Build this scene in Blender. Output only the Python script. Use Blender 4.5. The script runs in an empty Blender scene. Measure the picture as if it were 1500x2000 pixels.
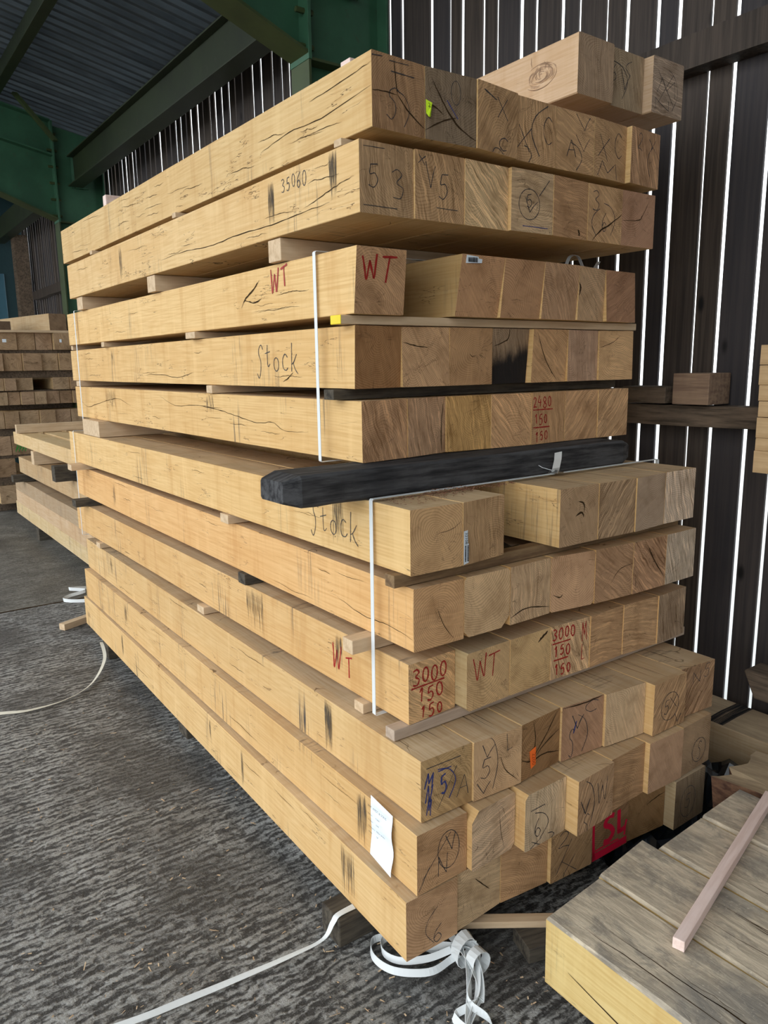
import bpy, bmesh, math, random
from mathutils import Vector, Matrix

# ---------------------------------------------------------------- camera
H = 1.385
F, YAW, PITCH, ROLL = 1477.3, math.radians(35.675), math.radians(11.010), math.radians(-0.842)
fw = Vector((math.sin(YAW)*math.cos(PITCH), math.cos(YAW)*math.cos(PITCH), -math.sin(PITCH)))
rt = Vector((math.cos(YAW), -math.sin(YAW), 0))
up = rt.cross(fw)
r2 = rt*math.cos(ROLL) + up*math.sin(ROLL)
u2 = r2.cross(fw)
cd = bpy.data.cameras.new('camera'); cam = bpy.data.objects.new('camera', cd)
bpy.context.scene.collection.objects.link(cam)
cam.matrix_world = Matrix(((r2.x, u2.x, -fw.x, 0), (r2.y, u2.y, -fw.y, 0), (r2.z, u2.z, -fw.z, H), (0, 0, 0, 1)))
cd.sensor_fit = 'VERTICAL'; cd.sensor_height = 36.0; cd.lens = F*36.0/2000.0
cd.clip_start = 0.02; cd.clip_end = 200
S = bpy.context.scene
S.camera = cam
# ---------------------------------------------------------------- daylight and exposure
w = bpy.data.worlds.new('overcast_sky'); S.world = w; w.use_nodes = True
wn = w.node_tree.nodes; bg = wn['Background']
bg.inputs['Color'].default_value = (0.93, 0.975, 1.0, 1); bg.inputs['Strength'].default_value = 3.0
S.view_settings.view_transform = 'Standard'; S.view_settings.look = 'None'
S.view_settings.gamma = 1.0; S.view_settings.use_curve_mapping = False
S.view_settings.exposure = 0.04

rnd = random.Random(7)
COL = S.collection

# ---------------------------------------------------------------- materials
def srgb(r, g, b):
    f = lambda c: (c/255/12.92) if c/255 <= 0.04045 else ((c/255+0.055)/1.055)**2.4
    return (f(r), f(g), f(b), 1)

class NT:
    def __init__(s, name, rough=0.7, spec=0.3):
        s.m = bpy.data.materials.new(name); s.m.use_nodes = True
        s.t = s.m.node_tree; s.b = s.t.nodes['Principled BSDF']
        s.b.inputs['Roughness'].default_value = rough
        s.b.inputs['Specular IOR Level'].default_value = spec
    def n(s, typ, **kw):
        x = s.t.nodes.new(typ)
        for k, v in kw.items(): setattr(x, k, v)
        return x
    def l(s, a, b): s.t.links.new(a, b)
    def set(s, sock, v):
        if isinstance(v, bpy.types.NodeSocket): s.l(v, sock)
        else: sock.default_value = v
    def math(s, op, a, b=0.0, c=0.0, clamp=False):
        x = s.n('ShaderNodeMath', operation=op, use_clamp=clamp)
        for i, v in enumerate((a, b, c)): s.set(x.inputs[i], v)
        return x.outputs[0]
    def vmath(s, op, a, b=(0, 0, 0)):
        x = s.n('ShaderNodeVectorMath', operation=op)
        s.set(x.inputs[0], a); s.set(x.inputs[1], b)
        return x.outputs['Value'] if op in ('LENGTH', 'DOT_PRODUCT') else x.outputs[0]
    def mix(s, f, a, b, typ='MIX'):
        x = s.n('ShaderNodeMix', data_type='RGBA', blend_type=typ)
        s.set(x.inputs[0], f); s.set(x.inputs[6], a); s.set(x.inputs[7], b)
        return x.outputs[2]
    def noise(s, vec, scale, detail=3, rough=0.5, dist=0.0, out=0):
        x = s.n('ShaderNodeTexNoise')
        s.set(x.inputs['Vector'], vec); x.inputs['Scale'].default_value = scale
        x.inputs['Detail'].default_value = detail; x.inputs['Roughness'].default_value = rough
        x.inputs['Distortion'].default_value = dist
        return x.outputs[out]
    def ramp(s, f, stops):
        x = s.n('ShaderNodeValToRGB'); s.set(x.inputs[0], f)
        e = x.color_ramp.elements
        while len(e) < len(stops): e.new(0.5)
        for i, (p, c) in enumerate(stops):
            e[i].position = p; e[i].color = c if len(c) == 4 else (*c, 1)
        return x.outputs[0]
    def step(s, f, lo, hi):
        x = s.n('ShaderNodeMapRange'); x.interpolation_type = 'SMOOTHSTEP'
        s.set(x.inputs[0], f); s.set(x.inputs[1], lo); s.set(x.inputs[2], hi)
        return x.outputs[0]
    def attr(s, name, out='Fac'):
        x = s.n('ShaderNodeAttribute', attribute_type='OBJECT', attribute_name=name)
        return x.outputs[out]
    def bump(s, h, st=0.3, d=0.001):
        x = s.n('ShaderNodeBump'); s.set(x.inputs['Height'], h)
        x.inputs['Strength'].default_value = st; x.inputs['Distance'].default_value = d
        s.l(x.outputs[0], s.b.inputs['Normal'])

def plain(name, col, rough=0.6, spec=0.3, metallic=0.0, var=0.12, sc=18):
    k = NT(name, rough, spec)
    tc = k.n('ShaderNodeTexCoord').outputs['Object']
    f = k.noise(tc, sc, 4)
    c = k.mix(f, tuple(x*(1-var) for x in col[:3])+(1,), tuple(min(1, x*(1+var)) for x in col[:3])+(1,))
    k.l(c, k.b.inputs['Base Color']); k.b.inputs['Metallic'].default_value = metallic
    return k.m

def wood_common(k):
    tc = k.n('ShaderNodeTexCoord').outputs['Object']
    seed = k.attr('seed')
    off = k.n('ShaderNodeCombineXYZ')
    k.set(off.inputs[0], k.math('MULTIPLY', seed, 13.7)); k.set(off.inputs[1], k.math('MULTIPLY', seed, 7.3)); k.set(off.inputs[2], k.math('MULTIPLY', seed, 3.1))
    p = k.vmath('ADD', tc, off.outputs[0])
    def sc(v, s3): return k.vmath('MULTIPLY', v, s3)
    sep = k.n('ShaderNodeSeparateXYZ'); k.l(tc, sep.inputs[0])
    # distance to the pith, wandering slowly along the length
    wob = k.noise(sc(p, (5, 1.1, 5)), 1.0, 2, out=1)
    wv = k.n('ShaderNodeSeparateXYZ'); k.l(wob, wv.inputs[0])
    dx = k.math('ADD', k.math('SUBTRACT', sep.outputs[0], k.attr('pithx')), k.math('MULTIPLY', k.math('SUBTRACT', wv.outputs[0], .5), .10))
    dz = k.math('ADD', k.math('SUBTRACT', sep.outputs[2], k.attr('pithz')), k.math('MULTIPLY', k.math('SUBTRACT', wv.outputs[2], .5), .10))
    r = k.math('SQRT', k.math('ADD', k.math('MULTIPLY', dx, dx), k.math('MULTIPLY', dz, dz)))
    return tc, p, sc, sep, dx, dz, r

def wood_side(top=False):
    k = NT('oak_top' if top else 'oak_side', 0.72, 0.25)
    tc, p, sc, sep, dx, dz, r = wood_common(k)
    ring = k.math('SINE', k.math('MULTIPLY', r, 900.0))
    ring = k.math('MULTIPLY_ADD', ring, .5, .5)
    fib = k.noise(sc(p, (160, 5, 160)), 1.0, 3, .6)
    blot = k.noise(sc(p, (5, 1.6, 5)), 1.0, 3, .5)
    base = k.attr('tint', 'Color')
    if top: base = k.mix(k.step(k.noise(sc(p, (7, 2.2, 7)), 1.0, 4, .6), .25, .75), k.mix(.5, base, (.62, .52, .40, 1)), k.mix(.6, base, (.40, .33, .26, 1)))
    c = k.mix(k.math('MULTIPLY', ring, .26), base, k.mix(1.0, base, (.80, .68, .50, 1), 'MULTIPLY'))
    c = k.mix(k.math('MULTIPLY', k.step(fib, .40, .68), .50), c, k.mix(1.0, base, (.74, .62, .46, 1), 'MULTIPLY'))
    c = k.mix(k.math('MULTIPLY', k.step(blot, .38, .72), .45), c, k.mix(1.0, base, (.86, .74, .58, 1), 'MULTIPLY'))
    soft = k.noise(sc(p, (3, 14, 2)), 1.0, 3, .6)
    c = k.mix(k.math('MULTIPLY', k.step(soft, .52, .72), .42), c, k.mix(1.0, base, (.70, .55, .38, 1), 'MULTIPLY'))
    c = k.mix(k.math('MULTIPLY', k.step(soft, .44, .28), .35), c, k.mix(1.0, base, (1.12, 1.14, 1.16, 1), 'MULTIPLY'))
    # bandsaw ripple across the face
    rip = k.noise(sc(p, (2, 90, 2)), 1.0, 1)
    c = k.mix(k.math('MULTIPLY', k.step(rip, .5, .8), .12), c, k.mix(1.0, base, (.8, .68, .5, 1), 'MULTIPLY'))
    # knots
    vo = k.n('ShaderNodeTexVoronoi'); k.l(sc(k.vmath('ADD', p, sc(k.noise(p, 14, 2, out=1), (.02, .06, .02))), (2.6, 1.5, 2.6)), vo.inputs['Vector']); vo.inputs['Scale'].default_value = 1
    kn = k.math('SUBTRACT', 1.0, k.step(vo.outputs['Distance'], .02, .065))
    c = k.mix(k.math('MULTIPLY', kn, .62), c, (.20, .115, .05, 1))
    # fine drying checks along the grain
    wv = k.noise(sc(p, (3, 3.0, 24)), 1.0, 4, .62)
    ck = k.math('SUBTRACT', 1.0, k.step(k.math('ABSOLUTE', k.math('SUBTRACT', wv, .5)), .0, .0075))
    gate = k.step(k.noise(sc(p, (4, 7.0, 16)), 1.0, 2, .6), .56, .64)
    ck = k.math('MULTIPLY', ck, k.math('MULTIPLY', gate, k.attr('checks')))
    c = k.mix(ck, c, (.10, .055, .022, 1))
    # short dark drip-like stains left by wet stickers and straps
    st = k.noise(sc(p, (14, 95, 5)), 1.0, 3, .6)
    gt = k.step(k.noise(sc(p, (1.5, 5.5, 2.5)), 1.0, 1), .58, .70)
    st = k.math('MULTIPLY', k.math('MULTIPLY', k.step(st, .50, .70), gt), k.attr('stain'))
    c = k.mix(st, c, (.055, .05, .05, 1))
    # weathering on the horizontal upper face
    k.l(c, k.b.inputs['Base Color'])
    k.bump(k.math('SUBTRACT', k.math('ADD', k.math('MULTIPLY', fib, .4), k.math('MULTIPLY', rip, .3)), k.math('MULTIPLY', ck, 3.0)), .35, .0012)
    return k.m

def wood_end():
    k = NT('oak_end_grain', 0.85, 0.15)
    tc, p, sc, sep, dx, dz, r = wood_common(k)
    base = k.attr('endtint', 'Color')
    nz = k.noise(sc(p, (9, 0, 9)), 1.0, 3)
    ring = k.math('SINE', k.math('ADD', k.math('MULTIPLY', r, 1250.0), k.math('MULTIPLY', nz, 9.0)))
    ring = k.step(ring, .0, 1.0)
    dark = k.mix(1.0, base, (.42, .36, .29, 1), 'MULTIPLY'); lite = k.mix(1.0, base, (1.55, 1.52, 1.45, 1), 'MULTIPLY')
    c = k.mix(k.math('MULTIPLY', ring, .46), base, dark)
    # saw marks at the beam's own angle
    ca = k.math('COSINE', k.attr('sawang')); sa = k.math('SINE', k.attr('sawang'))
    ss = k.math('ADD', k.math('MULTIPLY', sep.outputs[0], ca), k.math('MULTIPLY', sep.outputs[2], sa))
    tt = k.math('SUBTRACT', k.math('MULTIPLY', sep.outputs[2], ca), k.math('MULTIPLY', sep.outputs[0], sa))
    cv = k.n('ShaderNodeCombineXYZ'); k.set(cv.inputs[0], k.math('MULTIPLY_ADD', ss, 170.0, k.math('MULTIPLY', nz, 7.0))); k.set(cv.inputs[1], k.math('MULTIPLY', tt, 9.0)); k.set(cv.inputs[2], k.attr('seed'))
    saw = k.noise(cv.outputs[0], 1.0, 3, .7)
    sw = k.math('MULTIPLY', k.attr('saw'), 1.35, clamp=True)
    c = k.mix(k.math('MULTIPLY', k.step(saw, .51, .66), sw), c, lite)
    c = k.mix(k.math('MULTIPLY', k.step(saw, .48, .32), sw), c, dark)
    blot = k.noise(sc(p, (9, 0, 9)), 1.3, 4, .6)
    c = k.mix(k.math('MULTIPLY', k.step(blot, .45, .75), .60), c, dark)
    c = k.mix(k.math('MULTIPLY', k.step(blot, .45, .2), .4), c, lite)
    spk = k.noise(sc(p, (1, 0, 1)), 420, 2)
    c = k.mix(k.math('MULTIPLY', k.step(spk, .55, .75), .28), c, dark)
    # black rot-like stain creeping up from one corner
    bz = k.math('ADD', k.math('ADD', sep.outputs[2], k.math('MULTIPLY', sep.outputs[0], -.28)), k.math('MULTIPLY', k.math('SUBTRACT', k.noise(sc(p, (30, 0, 9)), 1.0, 5, .7), .5), .09))
    c = k.mix(k.math('MULTIPLY', k.step(bz, .085, .035), k.attr('burn')), c, (.016, .015, .016, 1))
    # radial checks
    ang = k.math('ARCTAN2', dz, dx)
    av = k.n('ShaderNodeCombineXYZ'); k.set(av.inputs[0], k.math('MULTIPLY', ang, 2.6)); k.set(av.inputs[1], k.math('MULTIPLY', r, 5.0)); k.set(av.inputs[2], k.math('MULTIPLY', k.attr('seed'), 5.0))
    an = k.noise(av.outputs[0], 1.6, 3, .6)
    thin = k.math('ABSOLUTE', k.math('SUBTRACT', an, .5))
    rc = k.math('SUBTRACT', 1.0, k.step(k.math('MULTIPLY', thin, k.math('MULTIPLY_ADD', r, 10.0, .25)), .0, .0085))
    gate = k.step(k.noise(sc(p, (16, 0, 16)), 1.0, 1), .50, .58)
    rc = k.math('MULTIPLY', k.math('MULTIPLY', rc, gate), k.attr('radial'))
    c = k.mix(rc, c, (.05, .032, .018, 1))
    k.l(c, k.b.inputs['Base Color'])
    k.bump(k.math('SUBTRACT', k.math('MULTIPLY', saw, k.attr('saw')), k.math('MULTIPLY', rc, 2.0)), .6, .0012)
    return k.m

M = {}
M['side'] = wood_side(); M['top'] = wood_side(True); M['end'] = wood_end()
M['smudge'] = plain('dark_wood_stain', (.10, .08, .06, 1), .9, .1, var=.7, sc=60)
M['crack'] = plain('crack_dark', (.05, .03, .015, 1), .95, .05)  # dark fill colour of the drawn cracks and the slab joint
M['pencil'] = plain('pencil_line', (.06, .055, .055, 1), .6, .2)
M['blue'] = plain('blue_crayon', (.05, .06, .19, 1), .6, .2)
M['red'] = plain('red_crayon', (.36, .025, .02, 1), .55, .25)
M['redpaint'] = plain('red_marker_paint', (.75, .015, .06, 1), .5, .3)
M['green_mark'] = plain('green_crayon', (.03, .25, .04, 1), .6, .2)
M['strap'] = plain('white_strapping', (.70, .73, .74, 1), .45, .4, var=.05)
M['strap_old'] = plain('cream_strapping', (.62, .60, .52, 1), .6, .3, var=.1)
M['steelwire'] = plain('steel_buckle', (.35, .34, .32, 1), .35, .5, 0.9)
M['paper'] = plain('white_paper', (.80, .88, .95, 1), .7, .2, var=.03)
M['ink'] = plain('black_ink', (.02, .02, .025, 1), .6, .2)
M['yellow'] = plain('yellow_tag_card', (.62, .88, .03, 1), .6, .2, var=.05)
M['orange'] = plain('orange_tag_card', (1.0, .19, .03, 1), .6, .2, var=.05)
M['orange_ink'] = plain('dark_orange_print', (.35, .05, .01, 1), .6, .2)
M['plastic'] = plain('black_sheet', (.012, .016, .022, 1), .25, .5)
M['yellowpaint'] = plain('yellow_paint', (.80, .62, .02, 1), .5, .3)
M['char'] = plain('black_burnt_stain', (.02, .018, .018, 1), .9, .1)

def rough_wood(name, col, dark, rough=.85, streak=(60, 3, 60)):
    k = NT(name, rough, .15)
    tc = k.n('ShaderNodeTexCoord').outputs['Object']
    a = k.noise(k.vmath('MULTIPLY', tc, streak), 1.0, 4, .65)
    b = k.noise(tc, 6, 4, .6)
    c = k.mix(k.step(a, .35, .7), col, dark)
    c = k.mix(k.math('MULTIPLY', k.step(b, .4, .7), .5), c, dark)
    k.l(c, k.b.inputs['Base Color']); k.bump(a, .6, .002)
    return k.m
def worn_top():
    k = NT('worn_baulk_top', .85, .2)
    tc = k.n('ShaderNodeTexCoord').outputs['Object']; seed = k.attr('seed')
    p = k.vmath('ADD', tc, k.n('ShaderNodeCombineXYZ').outputs[0]); ap = k.n('ShaderNodeVectorMath', operation='ADD'); k.l(tc, ap.inputs[0]); k.l(seed, ap.inputs[1]); p = ap.outputs[0]
    g = k.noise(k.vmath('MULTIPLY', p, (70, 9, 70)), 1.0, 5, .7, .6)
    m = k.noise(k.vmath('MULTIPLY', p, (16, 9, 16)), 1.0, 6, .7, .4)
    b_ = k.noise(p, 4.5, 5, .6); s_ = k.noise(p, 120, 4, .75)
    c = k.mix(k.step(g, .35, .65), (.66, .56, .42, 1), (.42, .35, .26, 1))
    c = k.mix(k.math('MULTIPLY', k.step(m, .45, .62), .75), c, (.26, .23, .19, 1))
    c = k.mix(k.math('MULTIPLY', k.step(b_, .48, .68), .55), c, (.17, .165, .155, 1))
    c = k.mix(k.math('MULTIPLY', k.step(s_, .58, .7), .5), c, (.66, .58, .45, 1))
    k.l(c, k.b.inputs['Base Color']); k.bump(k.math('ADD', g, m), .5, .003)
    return k.m
M['bearer'] = rough_wood('weathered_bearer', (.085, .085, .088, 1), (.02, .02, .022, 1), .85, (5, 60, 60))
M['oldbearer'] = rough_wood('grey_brown_bearer', (.10, .085, .065, 1), (.035, .03, .025, 1), .9, (5, 60, 60))
M['shaded_stick'] = rough_wood('brown_sticker', (.26, .17, .09, 1), (.13, .08, .045, 1), .9, (5, 60, 60))
M['oldbearer_y'] = rough_wood('brown_old_timber', (.16, .115, .08, 1), (.06, .045, .032, 1), .9, (60, 5, 60))
M['greytop'] = worn_top()
M['lath'] = rough_wood('pale_lath', (.66, .50, .33, 1), (.52, .37, .23, 1), .8, (4, 60, 60))
M['lath_pink'] = rough_wood('pink_lath', (.86, .69, .63, 1), (.72, .54, .47, 1), .8, (60, 4, 60))
M['lath_grey'] = rough_wood('grey_pink_batten', (.50, .39, .30, 1), (.38, .29, .22, 1), .85, (4, 60, 60))
M['sawn'] = rough_wood('sawn_softwood', (.62, .43, .24, 1), (.46, .30, .15, 1), .8, (60, 4, 60))

def wall_mat():
    k = NT('wall_boards_dark', .75, .25)
    tc = k.n('ShaderNodeTexCoord').outputs['Object']
    a = k.noise(k.vmath('MULTIPLY', tc, (60, 60, 2.2)), 1.0, 4, .6)
    pb = k.n('ShaderNodeAttribute', attribute_type='GEOMETRY', attribute_name='board').outputs['Fac']
    c = k.mix(k.step(a, .3, .75), (.070, .053, .042, 1), (.028, .022, .018, 1))
    c = k.mix(k.math('MULTIPLY', pb, .6), c, (.034, .034, .042, 1))
    vo = k.n('ShaderNodeTexVoronoi'); k.l(k.vmath('MULTIPLY', tc, (5, 7, 3.2)), vo.inputs['Vector']); vo.inputs['Scale'].default_value = 1
    c = k.mix(k.math('SUBTRACT', 1.0, k.step(vo.outputs['Distance'], .04, .13)), c, (.008, .007, .007, 1))
    k.l(c, k.b.inputs['Base Color']); k.bump(a, .4, .002)
    return k.m
M['wall'] = wall_mat()

def green_mat(name, a, b):
    k = NT(name, .5, .4)
    tc = k.n('ShaderNodeTexCoord').outputs['Object']
    n1 = k.noise(tc, 3.0, 5, .6); n2 = k.noise(tc, 22, 4, .6)
    c = k.mix(k.step(n1, .35, .7), a, b)
    c = k.mix(k.math('MULTIPLY', k.step(n2, .58, .75), .35), c, (.05, .045, .03, 1))
    k.l(c, k.b.inputs['Base Color'])
    k.bump(n2, .15, .002)
    return k.m
M['green'] = green_mat('green_steel_paint', (.036, .115, .062, 1), (.024, .08, .043, 1))
M['green_old'] = green_mat('olive_steel_paint', (.050, .072, .024, 1), (.028, .042, .014, 1))
M['green_dark'] = green_mat('dark_olive_paint', (.020, .030, .011, 1), (.012, .018, .007, 1))

def roof_mat():
    k = NT('fibre_cement_roof', .7, .25)
    tc = k.n('ShaderNodeTexCoord').outputs['Object']
    n1 = k.noise(k.vmath('MULTIPLY', tc, (1.5, 9, 1)), 1.0, 4, .6)
    c = k.mix(k.step(n1, .3, .7), (.17, .195, .21, 1), (.095, .11, .12, 1))
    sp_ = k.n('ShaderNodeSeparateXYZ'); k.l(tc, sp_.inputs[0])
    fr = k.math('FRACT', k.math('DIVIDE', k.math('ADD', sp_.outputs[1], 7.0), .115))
    c = k.mix(k.math('MULTIPLY', k.step(k.math('ABSOLUTE', k.math('SUBTRACT', fr, .22)), .22, .10), .62), c, (.035, .04, .042, 1))  # dark stripes along the ribs: rib shading painted into the colour
    k.l(c, k.b.inputs['Base Color'])
    return k.m
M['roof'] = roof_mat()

def floor_mat():
    k = NT('tamped_concrete', .55, .45)
    tc = k.n('ShaderNodeTexCoord').outputs['Object']
    sep = k.n('ShaderNodeSeparateXYZ'); k.l(tc, sep.inputs[0])
    warp = k.noise(tc, 9.0, 4, .7)
    # long broken ridges left by the tamping beam, running across the shed
    rp = k.n('ShaderNodeMapping'); k.l(tc, rp.inputs[0]); rp.inputs['Rotation'].default_value = (0, 0, .06); rp.inputs['Scale'].default_value = (9, 50, 1)
    r1 = k.noise(rp.outputs[0], 1.0, 6, .72, .5)
    rq = k.n('ShaderNodeMapping'); k.l(tc, rq.inputs[0]); rq.inputs['Rotation'].default_value = (0, 0, .03); rq.inputs['Scale'].default_value = (30, 110, 1)
    r3 = k.noise(rq.outputs[0], 1.0, 4, .7)
    ln = k.math('ADD', k.math('MULTIPLY', sep.outputs[1], 250.0), k.math('MULTIPLY', warp, 26.0))
    rid = k.math('MULTIPLY_ADD', k.math('SINE', ln), .5, .5)
    pit = k.noise(tc, 48, 5, .75)
    hgt = k.math('ADD', k.math('ADD', k.math('MULTIPLY', r1, 1.3), k.math('MULTIPLY', rid, .22)), k.math('ADD', k.math('MULTIPLY', r3, .55), k.math('MULTIPLY', pit, .95)))
    grit = k.noise(tc, 170, 3, .7)
    big = k.noise(k.vmath('MULTIPLY', tc, (1.9, 1.3, 1)), 1.0, 6, .62)
    med = k.noise(tc, 5.5, 5, .65)
    lite = k.mix(k.step(med, .3, .7), (.32, .31, .285, 1), (.47, .475, .465, 1))
    c = k.mix(k.step(hgt, 1.34, 1.72), (.042, .040, .038, 1), lite)
    c = k.mix(k.math('MULTIPLY', k.step(big, .46, .62), .68), c, (.040, .037, .034, 1))
    c = k.mix(k.math('MULTIPLY', k.step(grit, .60, .72), .5), c, (.42, .39, .34, 1))
    c = k.mix(k.math('MULTIPLY', k.step(grit, .40, .28), .6), c, (.03, .028, .025, 1))
    # beyond the joint the older slab is dirtier and browner
    far = k.step(sep.outputs[1], 4.70, 4.76)
    c = k.mix(k.math('MULTIPLY', far, .6), c, k.mix(k.step(med, .35, .65), (.085, .075, .06, 1), (.15, .135, .10, 1)))
    k.l(c, k.b.inputs['Base Color'])
    k.l(k.math('MULTIPLY_ADD', k.step(big, .4, .65), -.18, .62), k.b.inputs['Roughness'])
    k.bump(k.math('ADD', hgt, k.math('MULTIPLY', grit, .3)), 1.0, .010)
    return k.m
M['floor'] = floor_mat()
M['farwall'] = plain('dark_teal_panel', (.012, .035, .04, 1), .5, .3)
M['farpane'] = plain('dull_blue_pane', (.05, .12, .16, 1), .3, .5)

# ---------------------------------------------------------------- mesh helpers
def link(name, bm, mats, parent=None, loc=(0, 0, 0), rotz=0.0, smooth=False):
    me = bpy.data.meshes.new(name)
    bm.normal_update(); bm.to_mesh(me); bm.free()
    for m in (mats if isinstance(mats, (list, tuple)) else [mats]): me.materials.append(m)
    if smooth:
        for p in me.polygons: p.use_smooth = True
    o = bpy.data.objects.new(name, me); COL.objects.link(o)
    o.location = loc; o.rotation_euler = (0, 0, rotz)
    if parent: o.parent = parent
    return o
def tag(o, label, cat, group=None):
    o['label'] = label; o['category'] = cat
    if group: o['group'] = group
    return o
def struct(o): o['kind'] = 'structure'; return o
def empty(name, loc=(0, 0, 0), rotz=0.0):
    o = bpy.data.objects.new(name, None); COL.objects.link(o)
    o.location = loc; o.rotation_euler = (0, 0, rotz); o.empty_display_size = .05
    return o
def props(o, tint=(.70, .47, .215), end=(.42, .28, .16), px=.07, pz=.07, saw=.3, ang=.8, stain=0.0, checks=.8, radial=.5):
    o['seed'] = rnd.random()*9; o['tint'] = [float(v) for v in tint]; o['endtint'] = [float(v) for v in end]
    o['pithx'] = float(px); o['pithz'] = float(pz); o['saw'] = float(saw); o['sawang'] = float(ang)
    o['burn'] = 0.0; o['stain'] = float(stain); o['checks'] = float(checks); o['radial'] = float(radial)

def box(bm, x0, x1, y0, y1, z0, z1, mi=0, bev=0.0):
    vs = [bm.verts.new(p) for p in ((x0,y0,z0),(x1,y0,z0),(x1,y1,z0),(x0,y1,z0),(x0,y0,z1),(x1,y0,z1),(x1,y1,z1),(x0,y1,z1))]
    fs = [bm.faces.new([vs[i] for i in q]) for q in ((0,3,2,1),(4,5,6,7),(0,1,5,4),(1,2,6,5),(2,3,7,6),(3,0,4,7))]
    for f in fs: f.material_index = mi
    if bev > 0:
        es = list({e for f in fs for e in f.edges})
        r = bmesh.ops.bevel(bm, geom=es, offset=bev, segments=2, affect='EDGES', profile=.5)
        for f in r['faces']: f.material_index = mi
    return vs

def catmull(pts, n=6):
    if len(pts) < 3: return [tuple(p) for p in pts]
    P = [pts[0]] + list(pts) + [pts[-1]]; out = []
    for i in range(1, len(P)-2):
        p0, p1, p2, p3 = P[i-1], P[i], P[i+1], P[i+2]
        for k in range(n):
            t = k/n
            out.append(tuple(0.5*((2*b)+(-a+c)*t+(2*a-5*b+4*c-d)*t*t+(-a+3*b-3*c+d)*t**3) for a, b, c, d in zip(p0, p1, p2, p3)))
    out.append(tuple(pts[-1])); return out

def ribbon2(bm, pts, width, to3, mi=0, taper=False, jit=0.0):
    """flat ribbon following 2-D pts on a surface; to3 maps (a, b) to a point lying on it"""
    n = len(pts); prev = None
    for i, p in enumerate(pts):
        a = pts[max(0, i-1)]; b = pts[min(n-1, i+1)]
        d = Vector((b[0]-a[0], b[1]-a[1]))
        if d.length < 1e-9: continue
        d.normalize(); nn = Vector((-d.y, d.x))
        t = i/(n-1)
        wd = width*.5*((math.sin(math.pi*min(max(t, .02), .98))**.7) if taper else 1.0)*(1+jit*rnd.uniform(-1, 1))
        v1 = bm.verts.new(to3(p[0]+nn.x*wd, p[1]+nn.y*wd)); v2 = bm.verts.new(to3(p[0]-nn.x*wd, p[1]-nn.y*wd))
        if prev:
            f = bm.faces.new((prev[0], prev[1], v2, v1)); f.material_index = mi
        prev = (v1, v2)

# ---------------------------------------------------------------- hand lettering (unit box, y up)
def ell(cx, cy, rx, ry, a0=90, a1=460, n=14):
    return [(cx+rx*math.cos(math.radians(a0+(a1-a0)*i/n)), cy+ry*math.sin(math.radians(a0+(a1-a0)*i/n))) for i in range(n+1)]
G = {
 '0': [ell(.5, .5, .34, .46)],
 '1': [[(.25, .72), (.55, 1), (.5, .5), (.48, 0)]],
 '2': [[(.15, .78), (.4, 1), (.75, .85), (.6, .5), (.15, .05), (.5, .08), (.9, 0)]],
 '3': [[(.12, .9), (.5, 1), (.78, .8), (.4, .55), (.82, .35), (.6, .02), (.1, .06)]],
 '4': [[(.35, 1), (.12, .4), (.85, .42)], [(.65, .7), (.6, 0)]],
 '5': [[(.3, .95), (.22, .55), (.6, .6), (.78, .3), (.5, 0), (.12, .08)], [(.3, .95), (.8, 1)]],
 '8': [[(.5, .5), (.2, .75), (.5, 1), (.8, .75), (.5, .5), (.15, .22), (.5, 0), (.85, .22), (.5, .5)]],
 '6': [[(.7, 1), (.25, .6), (.2, .2), (.5, 0), (.8, .25), (.5, .5), (.2, .3)]],
 'W': [[(.02, 1), (.12, .5), (.2, 0), (.38, .45), (.5, .8)], [(.5, .8), (.62, .35), (.74, .05), (.86, .5), (1, 1.05)]],
 'T': [[(.05, .95), (.5, 1), (.98, 1.05)], [(.5, 1), (.46, .5), (.42, 0)]],
 'S': [[(.95, .92), (.7, 1.1), (.35, .95), (.3, .7), (.6, .45), (.62, .05), (.35, -.3), (.05, -.12)]],
 't': [[(.45, .9), (.4, .4), (.45, .02), (.8, .12)], [(.05, .55), (.85, .62)]],
 'o': [ell(.5, .28, .38, .28)],
 'c': [[(.85, .5), (.5, .6), (.18, .35), (.3, .05), (.7, 0), (.95, .12)]],
 'k': [[(.25, 1), (.22, .5), (.2, 0)], [(.85, .62), (.5, .35), (.22, .25)], [(.4, .32), (.65, .1), (1, -.05)]],
 'V': [[(0, 1), (.25, .5), (.5, 0)], [(.5, 0), (.72, .45), (1, .85)]],
 'A': [[(0, 0), (.3, .6), (.5, 1)], [(.5, 1), (.7, .5), (.85, 0)], [(.2, .4), (.75, .42)]],
 'L': [[(.1, 1), (.1, .5), (.12, 0)], [(.12, 0), (.5, .02), (.9, .05)]],
 'M': [[(0, 0), (.1, .6), (.15, 1)], [(.15, 1), (.35, .6), (.5, .3)], [(.5, .3), (.7, .7), (.85, 1)], [(.85, 1), (.92, .5), (1, 0)]],
 'X': [[(0, 1), (.5, .5), (1, 0)], [(1, 1), (.45, .5), (0, .05)]],
 'O': [ell(.5, .5, .48, .48)],
 'C': [[(.9, .85), (.5, 1), (.1, .7), (.1, .3), (.5, 0), (.9, .12)]],
 '(': [[(.7, 1), (.2, .75), (.05, .4), (.4, 0)]],
 ')': [[(0, 1), (.6, .85), (.9, .45), (.5, 0)]],
 '-': [[(0, .5), (.5, .53), (1, .56)]],
 '/': [[(0, 0), (.5, .5), (1, 1)]],
 '\\': [[(0, 1), (.5, .48), (1, 0)]],
 'N': [[(0, 0), (.05, .5), (.1, 1)], [(.1, 1), (.5, .4), (.85, 0)], [(.85, 0), (.92, .6), (1, 1)]],
 '.': [[(.4, .02), (.5, .06), (.6, .02)]],
 ' ': [],
}
LW = .66
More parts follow.
